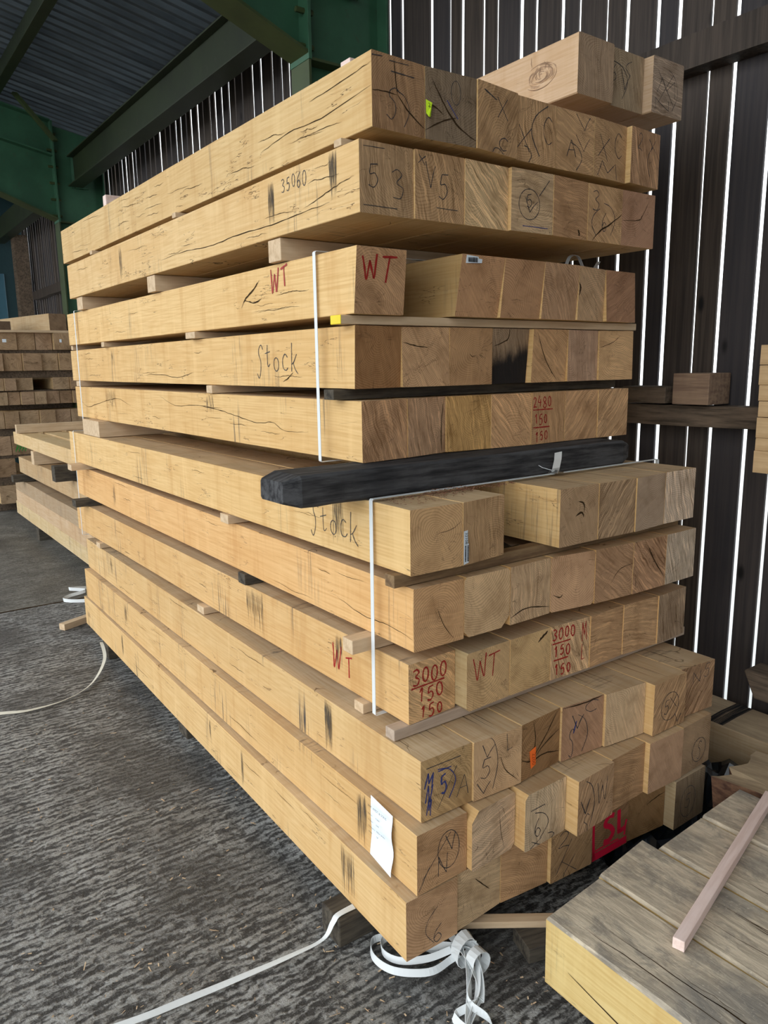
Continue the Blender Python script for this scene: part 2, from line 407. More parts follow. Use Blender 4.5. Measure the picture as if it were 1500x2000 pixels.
def lettering(bm, text, ox, oy, cw, ch, width, to3, gap=.18, ang=0.0, mi=0, lw=None):
    lw = lw or LW
    ca, sa = math.cos(ang), math.sin(ang)
    for i, c in enumerate(text):
        gr, gs, gt = rnd.uniform(-.16, .16), rnd.uniform(.86, 1.12), rnd.uniform(-.1, .1)
        for st in G.get(c, []):
            q = catmull(st, 4) if len(st) > 2 else st
            pts = []
            for a, b in q:
                a, b = (a-.5)*gs+.5+gr*(b-.5), (b-.5)*gs+.5-gr*(a-.5)*.6+gt
                x = (i*(1+gap)+a)*cw; y = b*ch
                pts.append((ox+x*ca-y*sa, oy+x*sa+y*ca))
            ribbon2(bm, pts, width*lw, to3, mi, jit=.3)

# ---------------------------------------------------------------- beams
def beam_mesh(w_, h_, L_, ys=(0, 0, 0, 0), ch=.0025, wane=(0, 0, 0, 0), cracks_end=(), cracks_left=(), nseg=9, jit=.0004, endmat=1, topmat=None, shape=None):
    """ys: y of the near face at top-left, top-right, bottom-left, bottom-right; wane: extra chamfer TL, TR, BL, BR"""
    bm = bmesh.new()
    def sec(y, end=False):
        cs = []
        def c(v): return ch+v
        TL, TR, BL, BR = (c(v) for v in wane)
        cs = [(BL, 0), (w_-BR, 0), (w_, BR), (w_, h_-TR), (w_-TR, h_), (TL, h_), (0, h_-TL), (0, BL)]
        out = []
        for x, z in cs:
            yy = y
            if end:
                s, t = x/w_, z/h_
                yy = (ys[0]*(1-s)+ys[1]*s)*t + (ys[2]*(1-s)+ys[3]*s)*(1-t)
            j = jit if not end else 0
            out.append(bm.verts.new((x+rnd.uniform(-j, j), yy, z+rnd.uniform(-j, j))))
        return out
    rings = [sec(0, True)] + [sec(.06+(L_-.06)*i/nseg) for i in range(nseg+1)]
    for a, b in zip(rings, rings[1:]):
        for i in range(8):
            j = (i+1) % 8
            f = bm.faces.new((a[i], b[i], b[j], a[j])); f.material_index = 0
            if topmat is not None and i in ((4,) if topmat == 3 else (3, 4, 5)): f.material_index = topmat
    f = bm.faces.new(rings[0]); f.material_index = endmat
    f = bm.faces.new(list(reversed(rings[-1]))); f.material_index = endmat
    bmesh.ops.recalc_face_normals(bm, faces=bm.faces[:])
    def endp(a, b):   # a, b in metres across and up the near end
        s, t = min(max(a/w_, 0.005), .995), min(max(b/h_, 0.005), .995)
        y = (ys[0]*(1-s)+ys[1]*s)*t + (ys[2]*(1-s)+ys[3]*s)*(1-t)
        return (s*w_, y-.0007, t*h_)
    for pts, wd in cracks_end:
        q = [(a*w_, b*h_) for a, b in pts]
        q = [(a+rnd.uniform(-.0007, .0007), b+rnd.uniform(-.0007, .0007)) for a, b in catmull(q, 5)]
        ribbon2(bm, q, wd, endp, 2, taper=True, jit=.3)
    def leftp(a, b): return (-.0011, a, min(max(b, .002), h_-.002))
    for pts, wd in cracks_left:
        q = catmull([(a, b*h_) for a, b in pts], 5)
        q = [(a, b+rnd.uniform(-.0007, .0007)) for a, b in q]
        ribbon2(bm, q, wd, leftp, 2, taper=True, jit=.3)
    return bm, endp, leftp

def auto_checks(L_, n, slope=.0, lo=.1, hi=.9, y0=.05, wd=.0016):
    out = []
    for i in range(n):
        y = rnd.uniform(y0, L_-.3); z = rnd.uniform(lo, hi); ln = rnd.uniform(.05, .24)
        pts = []; k = 5
        for j in range(k+1):
            pts.append((y+ln*j/k, z+slope*ln*j/k*6+rnd.uniform(-.018, .018)))
        out.append((pts, wd*rnd.uniform(.4, 1)))
    return out
def mark_obj(name, parent, to3, items, mat, label=None):
    """items: (text, x, z, char width, char height, line width, angle) in metres"""
    bm = bmesh.new()
    for it in items:
        t, x, z, cw, chh, lw = it[:6]; an = it[6] if len(it) > 6 else 0
        lettering(bm, t, x, z, cw, chh, lw, to3, ang=an, lw={'red_crayon': 1.15, 'blue_crayon': .95}.get(mat.name, .95))
    o = link(name, bm, mat, parent)
    if label: o['label'] = label
    return o
def text_mesh(name, txt, size, parent, mat, mtx, label=None, align='LEFT'):
    cu = bpy.data.curves.new(name, 'FONT'); cu.body = txt; cu.size = size; cu.align_x = align
    cu.resolution_u = 2
    t = bpy.data.objects.new(name+'_src', cu); COL.objects.link(t)
    dg = bpy.context.evaluated_depsgraph_get()
    me = bpy.data.meshes.new_from_object(t.evaluated_get(dg)); bpy.data.objects.remove(t); bpy.data.curves.remove(cu)
    me.transform(mtx); me.materials.clear(); me.materials.append(mat)
    o = bpy.data.objects.new(name, me); COL.objects.link(o)
    if parent: o.parent = parent
    if label: o['label'] = label
    return o
# ---------------------------------------------------------------- the setting
bm = bmesh.new()
vs = [bm.verts.new(p) for p in ((-30, -25, 0), (2.56, -25, 0), (2.56, 30, 0), (-30, 30, 0))]
bm.faces.new(vs)
struct(link('floor', bm, M['floor']))
bm = bmesh.new()
bm.faces.new([bm.verts.new(p) for p in ((2.56, -25, .004), (40, -25, .004), (40, 40, .004), (2.56, 40, .004))])
struct(link('ground', bm, plain('pale_gravel', (.55, .56, .55, 1), .9, .1, var=.25, sc=3)))
# joint between two slabs
bm = bmesh.new(); box(bm, -12, 2.49, 4.722, 4.732, .0005, .003)
struct(link('trim_1', bm, M['crack']))

# wall of upright boards with daylight between them
XW = 2.5; TB = .010
gaps = [3.489, 3.365, 3.263, 3.037, 2.904, 2.820, 2.682, 2.596, 2.454, 2.370, 2.231, 2.146, 2.017, 1.925, 1.794, 1.711, 1.586, 1.497, 1.370, 1.277, 1.15, 1.03, .90, .78, .66, .5, .35, .2, 0.0]+[-.15-.15*i for i in range(44)]
gw = {3.489: .006, 3.365: .010, 3.263: .012, 3.037: .012, 2.904: .003, 2.820: .011, 2.682: .010, 2.596: .002, 2.454: .018, 2.370: .009, 2.231: .011, 2.146: .008, 2.017: .002, 1.925: .012, 1.794: .010, 1.711: .013, 1.586: .004, 1.497: .010, 1.370: .012, 1.277: .010}
yy = 3.489
while yy < 12.3:
    yy += rnd.uniform(.085, .15); gaps.append(yy); gw[yy] = rnd.choice((-.004, -.002, .0, .002, .004, .007))-.0015*max(0, yy-6)
gaps = sorted(set(gaps))
bm = bmesh.new(); lay = bm.verts.layers.float.new('board')
for a, b in zip(gaps, gaps[1:]):
    ga, gb = gw.get(a, .01)/2, gw.get(b, .01)/2
    n0 = len(bm.verts); s1 = rnd.uniform(-.003, .003); s2 = rnd.uniform(-.003, .003); d = rnd.uniform(0, .002)
    if a < 3.5: s1 *= .4; s2 *= .4
    zs = [-.02, 1.2, 2.4, 3.9]; rings = []
    for z in zs:
        j1, j2 = rnd.uniform(-.0012, .0012), rnd.uniform(-.0012, .0012)
        y0, y1 = a+ga+TB*a/2.5+s1*(z-1.2)/1.2+j1, b-gb+s2*(z-1.2)/1.2+j2
        if y1-y0 < .03: y0 = y1-.03
        rings.append([bm.verts.new(p) for p in ((XW+d, y0, z), (XW+d, y1, z), (XW+TB+d, y1, z), (XW+TB+d, y0, z))])
    for r0, r1 in zip(rings, rings[1:]):
        for i in range(4):
            bm.faces.new((r0[i], r0[(i+1) % 4], r1[(i+1) % 4], r1[i]))
    bm.faces.new(rings[0]); bm.faces.new(rings[-1])
    v = rnd.random()
    bm.verts.ensure_lookup_table()
    for q in bm.verts[n0:]: q[lay] = v
bmesh.ops.recalc_face_normals(bm, faces=bm.faces[:])
struct(link('wall_right', bm, M['wall']))
# horizontal rails nailed across the boards
def rail(name, z0, z1, y0, y1, x0=2.42):
    bm = bmesh.new(); n = 14; rings = []
    for i in range(n+1):
        y = y0+(y1-y0)*i/n; j = rnd.uniform(-.004, .004); q = rnd.uniform(-.004, .004)
        rings.append([bm.verts.new(p) for p in ((x0+q, y, z0+j), (XW-.002, y, z0+j), (XW-.002, y, z1+q), (x0+q, y, z1+q))])
    for a, b in zip(rings, rings[1:]):
        for i in range(4): bm.faces.new((a[i], a[(i+1) % 4], b[(i+1) % 4], b[i]))
    bm.faces.new(rings[0]); bm.faces.new(rings[-1])
    bmesh.ops.recalc_face_normals(bm, faces=bm.faces[:])
    return struct(link(name, bm, M['oldbearer_y' if z0 < 2 else 'wall']))
rail('trim_2', 1.160, 1.232, -.2, 3.25, 2.40)
rail('trim_3', 2.325, 2.430, -.2, 3.25)
rail('trim_4', 2.33, 2.44, 3.65, 8.0); rail('trim_5', 2.33, 2.44, 8.42, 11.6)

# far end wall of dark panels
bm = bmesh.new(); box(bm, -2.2, 2.52, 12.4, 12.5, 0, 5.2)
struct(link('wall_back', bm, M['farwall']))
bm = bmesh.new(); box(bm, 1.93, 2.22, 12.37, 12.4, 1.3, 2.75, 0, .01)
struct(link('window_1', bm, M['farpane']))
bm = bmesh.new(); box(bm, 2.26, 2.44, 11.7, 11.9, 0, 3.2, 0, .01)
tag(link('timber_post', bm, M['oldbearer_y']), 'greyed timber post at the far corner of the slatted wall', 'post')

bm = bmesh.new(); box(bm, -2.6, 2.52, -6.9, -6.8, 0, 4.6)  # unseen wall added behind the camera to darken the beam ends
struct(link('wall_light_block', bm, M['farwall']))

# corrugated roof, ribs running up the slope
PITCH_R = .2035
def roofz(x): return 3.76+PITCH_R*(2.44-x)
def sheet(name, xa, xb, sgn, top):
    bm = bmesh.new(); y = -7.0; prev = None  # sheet runs on behind the camera to cut light on the beam ends
    prof = ((0, 0), (.05, 0), (.064, .034), (.101, .034), (.115, 0))
    k = 0
    while y < 12.5:
        for dy, dz in prof[:-1] if True else prof:
            z0 = top(xa)+dz; z1 = top(xb)+dz
            cur = (bm.verts.new((xa, y+dy, z0)), bm.verts.new((xb, y+dy, z1)))
            if prev: bm.faces.new((prev[0], prev[1], cur[1], cur[0]))
            prev = cur
        y += .115
    bmesh.ops.solidify(bm, geom=bm.faces[:], thickness=.006)
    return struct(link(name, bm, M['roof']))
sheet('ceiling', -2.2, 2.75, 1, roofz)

def ibeam(bm, p0, p1, depth, width, tf=.012, tw=.008, side=Vector((0, 1, 0))):
    """I-section from p0 to p1; web in the plane of the axis and 'up', flanges 'width' along side"""
    p0, p1 = Vector(p0), Vector(p1); ax = (p1-p0).normalized(); up_ = side.cross(ax).normalized()
    if up_.z < 0 and abs(up_.z) > .3: up_ = -up_
    out = []
    def slab(u0, u1, s0, s1):
        b = bmesh.new(); vs = []
        for p in (p0, p1):
            for u, s in ((u0, s0), (u0, s1), (u1, s1), (u1, s0)):
                vs.append(bm.verts.new(p+up_*u+side*s))
        for q in ((0, 1, 2, 3), (7, 6, 5, 4), (0, 4, 5, 1), (1, 5, 6, 2), (2, 6, 7, 3), (3, 7, 4, 0)):
            bm.faces.new([vs[i] for i in q])
        b.free()
    return slab
def slab_obj(name, parent, mat, p0, p1, depth, s0, s1, u0, u1, side=Vector((0, 1, 0))):
    bm = bmesh.new(); f = ibeam(bm, p0, p1, depth, 0, side=side); f(u0, u1, s0, s1)
    bmesh.ops.recalc_face_normals(bm, faces=bm.faces[:])
    bmesh.ops.bevel(bm, geom=bm.edges[:], offset=.0015, segments=1, affect='EDGES')
    return link(name, bm, mat, parent)

def prism(bm, pts, y0, y1, mi=0):
    a = [bm.verts.new((x, y0, z)) for x, z in pts]; b = [bm.verts.new((x, y1, z)) for x, z in pts]
    bm.faces.new(a); bm.faces.new(list(reversed(b)))
    n = len(pts)
    for i in range(n): bm.faces.new((a[i], b[i], b[(i+1) % n], a[(i+1) % n]))
    bmesh.ops.recalc_face_normals(bm, faces=bm.faces[:])

def portal(yc, lab_c, lab_r):
    """steel column on the wall line and the haunched rafter bolted to it"""
    xl, xr = 2.02, 2.46; zt = 3.60
    c = empty('steel_column', (2.24, yc, 0)); tag(c, lab_c, 'column', 'green steel wall columns')
    def P_(name, mat, f):
        bm = bmesh.new(); f(bm); o = link(name, bm, mat, c, (-2.24, -yc, 0)); return o
    P_('web', M['green'], lambda b: prism(b, [(xl, 0), (xr, 0), (xr, zt+.02), (xl, zt+.1)], yc-.005, yc+.005))
    P_('inner_flange', M['green_old'], lambda b: box(b, xl-.014, xl, yc-.085, yc+.085, 0, 2.80, 0, .002))
    P_('outer_flange', M['green'], lambda b: box(b, xr, xr+.014, yc-.085, yc+.085, 0, zt, 0, .002))
    P_('end_plate', M['green'], lambda b: (box(b, xl-.016, xl+.002, yc-.09, yc+.09, 2.80, 3.72, 0, .002)))
    P_('stiffener', M['green_old'], lambda b: (box(b, xl, xr, yc-.08, yc-.005, 2.80, 2.812), box(b, xl, xr, yc+.005, yc+.08, 2.80, 2.812)))
    P_('cleat_plate', M['green'], lambda b: (box(b, 2.18, 2.30, yc-.02, yc-.005, 3.14, 3.46, 0, .002), box(b, 2.20, 2.33, yc-.05, yc-.02, 3.14, 3.155, 0, .001)))
    for k in range(6):
        z = 2.86+k*.15
        def bolt(b, z=z):
            for s in (-1, 1):
                r = bmesh.ops.create_cone(b, cap_ends=True, segments=6, radius1=.013, radius2=.013, depth=.09)
                bmesh.ops.rotate(b, verts=r['verts'], cent=(0, 0, 0), matrix=Matrix.Rotation(math.pi/2, 3, 'Y'))
                bmesh.ops.translate(b, verts=r['verts'], vec=(xl-.015, yc+s*.055, z))
        P_('bolt_pair', M['green_old'], bolt)
    # rafter
    r = empty('steel_rafter', (xl, yc, 3.2)); tag(r, lab_r, 'beam', 'green steel roof rafters')
    def R_(name, mat, f):
        bm = bmesh.new(); f(bm); return link(name, bm, mat, r, (-xl, -yc, -3.2))
    X0 = xl-.016; XE = -2.2
    top = lambda x: roofz(x)-.13
    bot = lambda x: top(x)-.31
    xh = .55                                   # haunch runs out here
    hb = lambda x: 2.835+.385*(X0-x)
    R_('web', M['green'], lambda b: prism(b, [(X0, bot(X0)), (X0, top(X0)), (XE, top(XE)), (XE, bot(XE))], yc-.005, yc+.005))
    # where the haunch meets the rafter
    xm = X0-(bot(X0)-2.835)/(.385-PITCH_R)
    R_('haunch_web', M['green'], lambda b: prism(b, [(X0, 2.835), (X0, bot(X0)), (xm, bot(xm))], yc-.005, yc+.005))
    def fl(b, f, x0, x1, t, hw=.085):
        prism(b, [(x0, f(x0)), (x0, f(x0)+t), (x1, f(x1)+t), (x1, f(x1))], yc-hw, yc+hw)
    R_('top_flange', M['green'], lambda b: fl(b, top, X0, XE, .014))
    R_('bottom_flange', M['green'], lambda b: fl(b, bot, X0, XE, .014))
    R_('haunch_flange', M['green_old'], lambda b: fl(b, lambda x: 2.825+.385*(X0-x) , X0, xm, .014))
    return c
portal(3.43, 'green steel column behind the near end of the tall stack', 'green haunched rafter rising from the nearer green column')
portal(8.25, 'green steel column past the far end of the tall stack', 'green haunched rafter at upper left edge, above the far column')

# eaves beam between the columns and roof purlins
e = empty('eaves_beam', (2.2, 3.45, 3.2)); tag(e, 'dark olive steel eaves beam running between the two green columns', 'beam')
for nm, x0, x1, z0, z1 in (('web', 2.196, 2.204, 3.16, 3.42), ('top_flange', 2.14, 2.26, 3.42, 3.432), ('bottom_flange', 2.13, 2.27, 3.148, 3.16)):
    bm = bmesh.new(); box(bm, x0, x1, 3.44, 8.20, z0, z1, 0, .002)
    link(nm, bm, M['green_dark'], e, (-2.2, -3.45, -3.2))
for y0, y1, nm in ((8.3, 12.35, 'dark steel eaves beam beyond the far green column'), (-2.5, 3.4, None)):
    if nm:
        bm = bmesh.new(); box(bm, 2.13, 2.27, y0, y1, 3.16, 3.42, 0, .004)
        tag(link('eaves_beam', bm, M['green_dark']), nm, 'beam')
for x, lab in ((1.52, 'dark purlin under the roof, nearest the slatted wall'), (.5, 'dark purlin higher up the roof slope')):
    bm = bmesh.new(); box(bm, x-.04, x+.04, -6.7, 12.35, roofz(x)-.125, roofz(x)-.012, 0, .004)
    tag(link('roof_purlin', bm, M['green_dark']), lab, 'purlin', 'roof purlins')
# diagonal stay from purlin to far rafter
bm = bmesh.new(); prism(bm, [(1.66, 3.86), (1.70, 3.86), (2.02, 3.50), (1.98, 3.50)], 7.98, 8.04)
tag(link('steel_stay', bm, M['green_old']), 'short diagonal green steel stay at the far rafter', 'brace')

# ---------------------------------------------------------------- the tall stack of oak beams
PALE, TAN, BRN, GRY, RED_, DRK = (.56, .42, .26), (.46, .315, .18), (.33, .215, .125), (.20, .16, .115), (.40, .245, .15), (.27, .165, .085)
ROWN = {1: 'top full layer', 2: 'second full layer', 3: 'third full layer', 4: 'fourth full layer', 5: 'fifth full layer',
        6: 'sixth full layer', 7: 'seventh full layer', 8: 'eighth full layer',
        9: 'ninth full layer', 10: 'tenth full layer', 11: 'bottom layer'}
ORD = ['leftmost', 'second from left', 'third from left', 'fourth from left', 'fifth from left', 'sixth from left', 'rightmost']
# rows: z top, x0, length, dx over length, beams as (yL, yR, look, end colour, options)
pen, blu, red = 'pencil', 'blue', 'red'
def B(yl, yr, look, col, **k): return (yl, yr, look, col, k)
CR = lambda *p: list(p)
ROWS = {
1: (2.027, .991, 2.536, -.02, (.70, .50, .25), [
  B(1.402, 1.410, 'with rough brown cracked end', BRN, radial=.3, saw=.35, ang=.1, marks=[(pen, [('S', .035, .035, .045, .045, .0018), (')', .065, .01, .045, .08, .0016), ('-', .055, .108, .06, .02, .0022), ('-', .0, .128, .03, .02, .002), ('-', .05, .128, .05, .02, .0016)])],
    ce=[([(.41, .97), (.43, .75), (.47, .5)], .003), ([(.47, .5), (.7, .3), (1, .13)], .0035), ([(0, .48), (.2, .5), (.47, .5)], .0022), ([(.8, .77), (1, .82)], .002)], checks=1.0, nl=20, sl=.06),
  B(1.411, 1.405, 'with dark grey checked end', GRY, radial=.5, ce=[([(.12, .86), (.38, .5), (.65, .25), (1, .1)], .0042), ([(0, .52), (.2, .46), (.35, .38)], .003), ([(0, .12), (.3, .28), (.6, .38)], .003), ([(.6, .27), (.5, .05)], .0025), ([(.12, .3), (.35, .32)], .002)], marks=[(blu, [('\\', .062, .055, .03, .035, .0028)]), (pen, [('O', .072, .085, .03, .055, .0014)])]),
  B(1.403, 1.420, 'with crossed strokes on end', TAN, saw=.4, ang=2.6, marks=[(pen, [('-', .02, .118, .045, .03, .003, -.3), ('X', .07, .075, .04, .05, .002), ('(', .04, .0, .05, .05, .002, -1.1), ('C', .075, .005, .04, .032, .0022)])]),
  B(1.428, 1.431, 'with big curved pencil stroke', TAN, saw=.5, ang=.15, marks=[(pen, [('(', .05, .02, .08, .11, .0025, -.1), ('C', .10, .06, .035, .06, .002), ('X', .01, .03, .04, .05, .002), (')', .03, .0, .03, .04, .002)])]),
  B(1.433, 1.431, 'with ringed A on end', TAN, saw=.3, ang=1.2, marks=[(pen, [('A', .04, .035, .04, .04, .002), (')', .05, .0, .06, .075, .002), ('V', .08, .11, .05, .035, .002), ('V', .08, .06, .05, .035, .0018)])]),
  B(1.432, 1.441, 'with X and C on end', TAN, saw=.25, marks=[(pen, [('X', .02, .05, .045, .06, .002), ('C', .09, .06, .04, .07, .002), ('M', .02, .005, .09, .04, .002)])]),
  B(1.426, 1.438, 'with ribbed pencilled end', (.44, .29, .18), saw=.7, ang=.35, marks=[(pen, [('2', .03, .09, .03, .045, .002), ('(', .08, .03, .05, .09, .002), ('X', .09, .09, .04, .04, .0016)])]),
]),
2: (1.859, .974, 2.416, -.012, (.72, .51, .26), [
  B(1.429, 1.431, 'with dashed 5 on the end', (.42, .30, .18), saw=.45, ang=.1, marks=[(pen, [('5', .02, .06, .035, .045, .002), ('3', .085, .04, .04, .06, .002), ('-', .01, .012, .09, .01, .0018), ('-', .01, .132, .06, .01, .0015)])], checks=1, nl=9, sl=.04),
  B(1.427, 1.427, 'with grooved end and dashed ring', TAN, saw=.6, ang=.3, marks=[(pen, [('V', .03, .07, .03, .06, .0018), ('5', .065, .05, .04, .06, .0022), ('-', .06, .02, .07, .02, .0018), ('X', .01, .12, .02, .02, .002)])]),
  B(1.426, 1.433, 'with pale diagonally scored end', (.60, .46, .28), saw=.9, ang=.85, radial=0),
  B(1.423, 1.420, 'with ringed 15 on its end', (.52, .40, .26), saw=.4, ang=1.5, marks=[(pen, [('O', .025, .035, .075, .075, .0018), ('V', .045, .045, .045, .035, .002), ('5', .05, .06, .025, .03, .002), ('/', .10, .09, .03, .04, .002)]), (blu, [('-', .04, .012, .09, .004, .0024)])]),
  B(1.420, 1.431, 'with brown end and low knot', (.40, .26, .15), saw=.35, ang=1.5, ce=[([(.72, .16), (.76, .1), (.75, .05)], .007)]),
  B(1.431, 1.433, 'with black split across the end', TAN, saw=.35, ang=.9, ce=[([(.12, 0), (.35, .2), (.6, .32), (1, .55)], .0045)], marks=[(pen, [('3', .015, .085, .035, .05, .002), ('(', .01, .01, .06, .08, .002), ('6', .055, .03, .03, .05, .002), (')', .07, .02, .05, .08, .0018)])]),
  B(1.435, 1.433, 'with reddish end, thin split', (.37, .235, .16), saw=.12, ce=[([(0, .45), (.5, .5), (.62, .6), (.8, .85)], .002)]),
]),
3: (1.651, .997, 2.558, -.008, (.72, .50, .24), [
  B(1.479, 1.487, 'marked WT on end and side', (.44, .29, .17), saw=.3, ang=.8, px=.05, pz=.02, bt=.016, radial=.5, nl=6, marks=[(red, [('W', .018, .078, .045, .055, .0045), ('T', .072, .078, .045, .055, .0045)])]),
  'gap',
  B(1.460, 1.462, 'with barcode label at its top', (.45, .285, .165), saw=.15, ang=.7, bt=.028, px=.14, pz=.03, side=(.46, .32, .15)),
  B(1.462, 1.463, 'with dark round stain on end', (.44, .28, .165), saw=.1, bt=.018, px=.0, pz=.05),
  B(1.463, 1.470, 'with grey streaked end', (.41, .28, .18), saw=.4, ang=.5, bt=.012),
  B(1.472, 1.500, 'with narrow small-notched end', (.50, .37, .24), saw=.3, ang=.9, bt=.004, ce=[([(0, .7), (.06, .6), (.02, .45)], .007)]),
  B(1.500, 1.508, 'with dark reddish end', (.34, .21, .135), saw=.25, bt=-.008),
]),
4: (1.478, 1.011, 2.605, 0, (.72, .49, .23), [
  B(1.514, 1.531, 'marked Stock, with dark brown end', (.30, .175, .085), saw=.2, bt=.006, radial=.4, nl=6),
  B(1.532, 1.525, 'with ringed tan end', (.47, .32, .19), saw=.25, px=.045, pz=.04, bt=-.004, ce=[([(0, .75), (.3, .68), (.55, .66)], .0028)]),
  B(1.523, 1.521, 'with centred ring pattern', (.43, .28, .155), saw=.12, px=.075, pz=.08, ce=[([(.45, .55), (.52, .5), (.6, .52)], .002), ([(.52, .62), (.52, .45)], .0018)]),
  B(1.521, 1.529, 'with black stained end', (.30, .23, .16), saw=.5, ang=.2, bt=.012, ce=[([(.45, 1), (.4, .8), (.05, .68)], .004), ([(.45, .75), (.5, .45)], .003)]),
  B(1.513, 1.518, 'with slashed tan end', (.45, .30, .17), saw=.3, ang=.9, bt=.008, ce=[([(.1, .95), (.4, .4), (.75, .03)], .0028), ([(.55, .2), (.68, .1)], .006)]),
  B(1.518, 1.530, 'with pale pinkish narrow end', (.47, .34, .25), saw=.3, ang=.1),
  B(1.527, 1.515, 'with end split near top', (.50, .35, .20), saw=.2, ang=1.4, px=.08, pz=.17, bt=-.003, ce=[([(0, .66), (.35, .75), (.6, .9)], .002)]),
]),
5: (1.301, 1.02, 2.538, -.02, (.72, .49, .23), [
  B(1.506, 1.521, 'with slanted saw marks on the end', (.46, .30, .18), saw=.65, ang=.35, nl=7, stain=.7),
  B(1.521, 1.549, 'with patchy pale streaked end', (.46, .32, .21), saw=.6, ang=.2, ce=[([(.95, .95), (.88, .4), (.9, 0)], .003)]),
  B(1.547, 1.532, 'with golden brown streaked end', (.44, .29, .125), saw=.5, ang=.25),
  B(1.532, 1.523, 'with end beside red numbers', (.47, .31, .175), saw=.45, ang=.7),
  B(1.523, 1.529, 'with 2480 150 150 in red', (.47, .31, .175), saw=.35, ang=.1, marks=[(red, [('2480', .004, .106, .018, .03, .0028), ('-', .006, .097, .085, .004, .003), ('150', .012, .058, .017, .028, .0028), ('-', .006, .046, .075, .004, .003), ('150', .016, .008, .017, .028, .0028)])]),
  B(1.530, 1.529, 'with plain tan end', (.45, .30, .175), saw=.35, ang=2.4),
  B(1.528, 1.529, 'with diagonally ridged end', (.50, .345, .205), saw=.6, ang=2.4),
]),
6: (1.076, .981, 2.823, -.02, (.74, .53, .27), [
  B(1.270, 1.266, 'marked Stock, with ringed end', (.52, .36, .20), saw=.1, px=.075, pz=.095, nl=7, marks=[], ce=[([(.5, .58), (.8, .62), (.98, .72)], .0015)]),
  B(1.266, 1.284, 'with barcode label at left edge', (.48, .34, .20), saw=.35, ang=.1),
  'gap',
  B(1.243, 1.243, 'standing apart, with scarred end', (.42, .31, .20), saw=.15, side=(.66, .47, .24), px=.08, pz=.05, nl=6, y0=.01, ce=[([(.45, .75), (.6, .7), (.62, .55)], .004), ([(.4, .5), (.55, .55), (.62, .45)], .005), ([(.6, .7), (.7, .8)], .003)]),
  B(1.243, 1.239, 'with dark deeply scored end', (.30, .225, .15), saw=1.0, ang=2.5, radial=.5),
  B(1.237, 1.250, 'with smooth grey end', (.40, .33, .26), saw=.08, radial=0),
  B(1.251, 1.252, 'with bold diagonal grooves', (.50, .44, .37), saw=1.0, ang=.3, radial=0),
]),
7: (.895, .992, 2.859, -.003, (.74, .50, .245), [
  B(1.274, 1.273, 'with smooth orange tan end', (.54, .355, .195), saw=.12, px=.08, pz=.08, ce=[([(.45, .62), (.6, .3), (.8, .05)], .0015)], nl=7, side=(.76, .49, .24)),
  B(1.273, 1.272, 'with rounded corners', (.56, .42, .26), saw=.1, px=.03, pz=.17, wane=(.006, .006, .014, .026)),
  B(1.272, 1.276, 'with pale vertical streaked end', (.54, .41, .27), saw=.45, ang=.1, ce=[([(0, .12), (.4, .22), (1, .12)], .003)]),
  B(1.276, 1.256, 'with sharp check near lower left', (.44, .30, .19), saw=.1, wane=(.004, .004, .004, .008), ce=[([(.05, .32), (.2, .25), (.28, .3)], .0028), ([(.7, .45), (.95, .7)], .0018)]),
  B(1.255, 1.246, 'with brown radiating saw marks', (.38, .255, .16), saw=.4, ang=.9, ce=[([(.4, .3), (.65, .55), (1, .6)], .002)]),
  B(1.245, 1.244, 'with rough ragged reddish end', (.38, .25, .16), saw=.9, ang=.8, radial=1, ce=[([(.4, .9), (.6, .6), (.95, .2)], .004)]),
  B(1.244, 1.247, 'with grey ribbed end', (.48, .43, .36), saw=.7, ang=.25),
]),
8: (.708, .995, 2.835, -.02, (.74, .50, .25), [
  B(1.299, 1.306, 'with red 3000 150 150 corner', (.50, .355, .20), saw=.5, ang=.9, nl=7, stain=.8, marks=[(red, [('3000', .012, .094, .024, .036, .0036), ('-', .008, .085, .105, .003, .0036), ('150', .028, .046, .024, .032, .0036), ('150', .034, .004, .022, .03, .0034)])]),
  B(1.266, 1.271, 'with red WT on end only', (.50, .37, .21), saw=.12, side=(.50, .40, .24), wane=(.004, .002, .008, .002), marks=[(red, [('W', .024, .072, .042, .055, .0028), ('T', .072, .072, .04, .055, .0028)])]),
  B(1.271, 1.272, 'with dark corner nick', (.49, .365, .20), saw=.1, ang=.9, ce=[([(.68, .8), (.8, .88), (.92, .95)], .008)]),
  B(1.272, 1.266, 'with ridged end, red 3000', (.54, .40, .25), saw=.8, ang=.4, marks=[(red, [('3000', .004, .108, .019, .03, .0034), ('-', .004, .098, .07, .004, .0034), ('150', .010, .062, .019, .03, .0034), ('-', .008, .051, .06, .004, .0034), ('150', .014, .01, .019, .03, .0034)]), (red, [('M', .118, .085, .016, .05, .0022), ('L', .116, .03, .016, .05, .0022)])]),
  B(1.265, 1.271, 'with fine horizontal saw lines', (.43, .295, .175), saw=.45, ang=1.5),
  B(1.270, 1.262, 'with curved horizontal saw lines', (.43, .30, .18), saw=.45, ang=1.4),
  B(1.260, 1.268, 'with dark jagged weathered end', (.33, .26, .19), saw=.9, ang=.2, radial=1),
]),
9: (.529, .947, 2.787, .024, (.74, .53, .28), [
  B(1.195, 1.194, 'with blue crayon scribble', (.44, .32, .17), saw=.3, ang=.7, nl=6, stain=1.0, marks=[(blu, [('M', .010, .085, .020, .035, .004, -.3), ('N', .012, .045, .014, .04, .0035, -.2), ('M', .016, .012, .010, .035, .003, -.1), ('5', .052, .05, .026, .05, .005), (')', .05, .03, .055, .085, .0028), ('-', .045, .105, .045, .01, .003)]), (pen, [('/', .05, .02, .05, .09, .0016), ('-', .02, .125, .09, .004, .0025), ('A', .105, .03, .04, .05, .0018)])]),
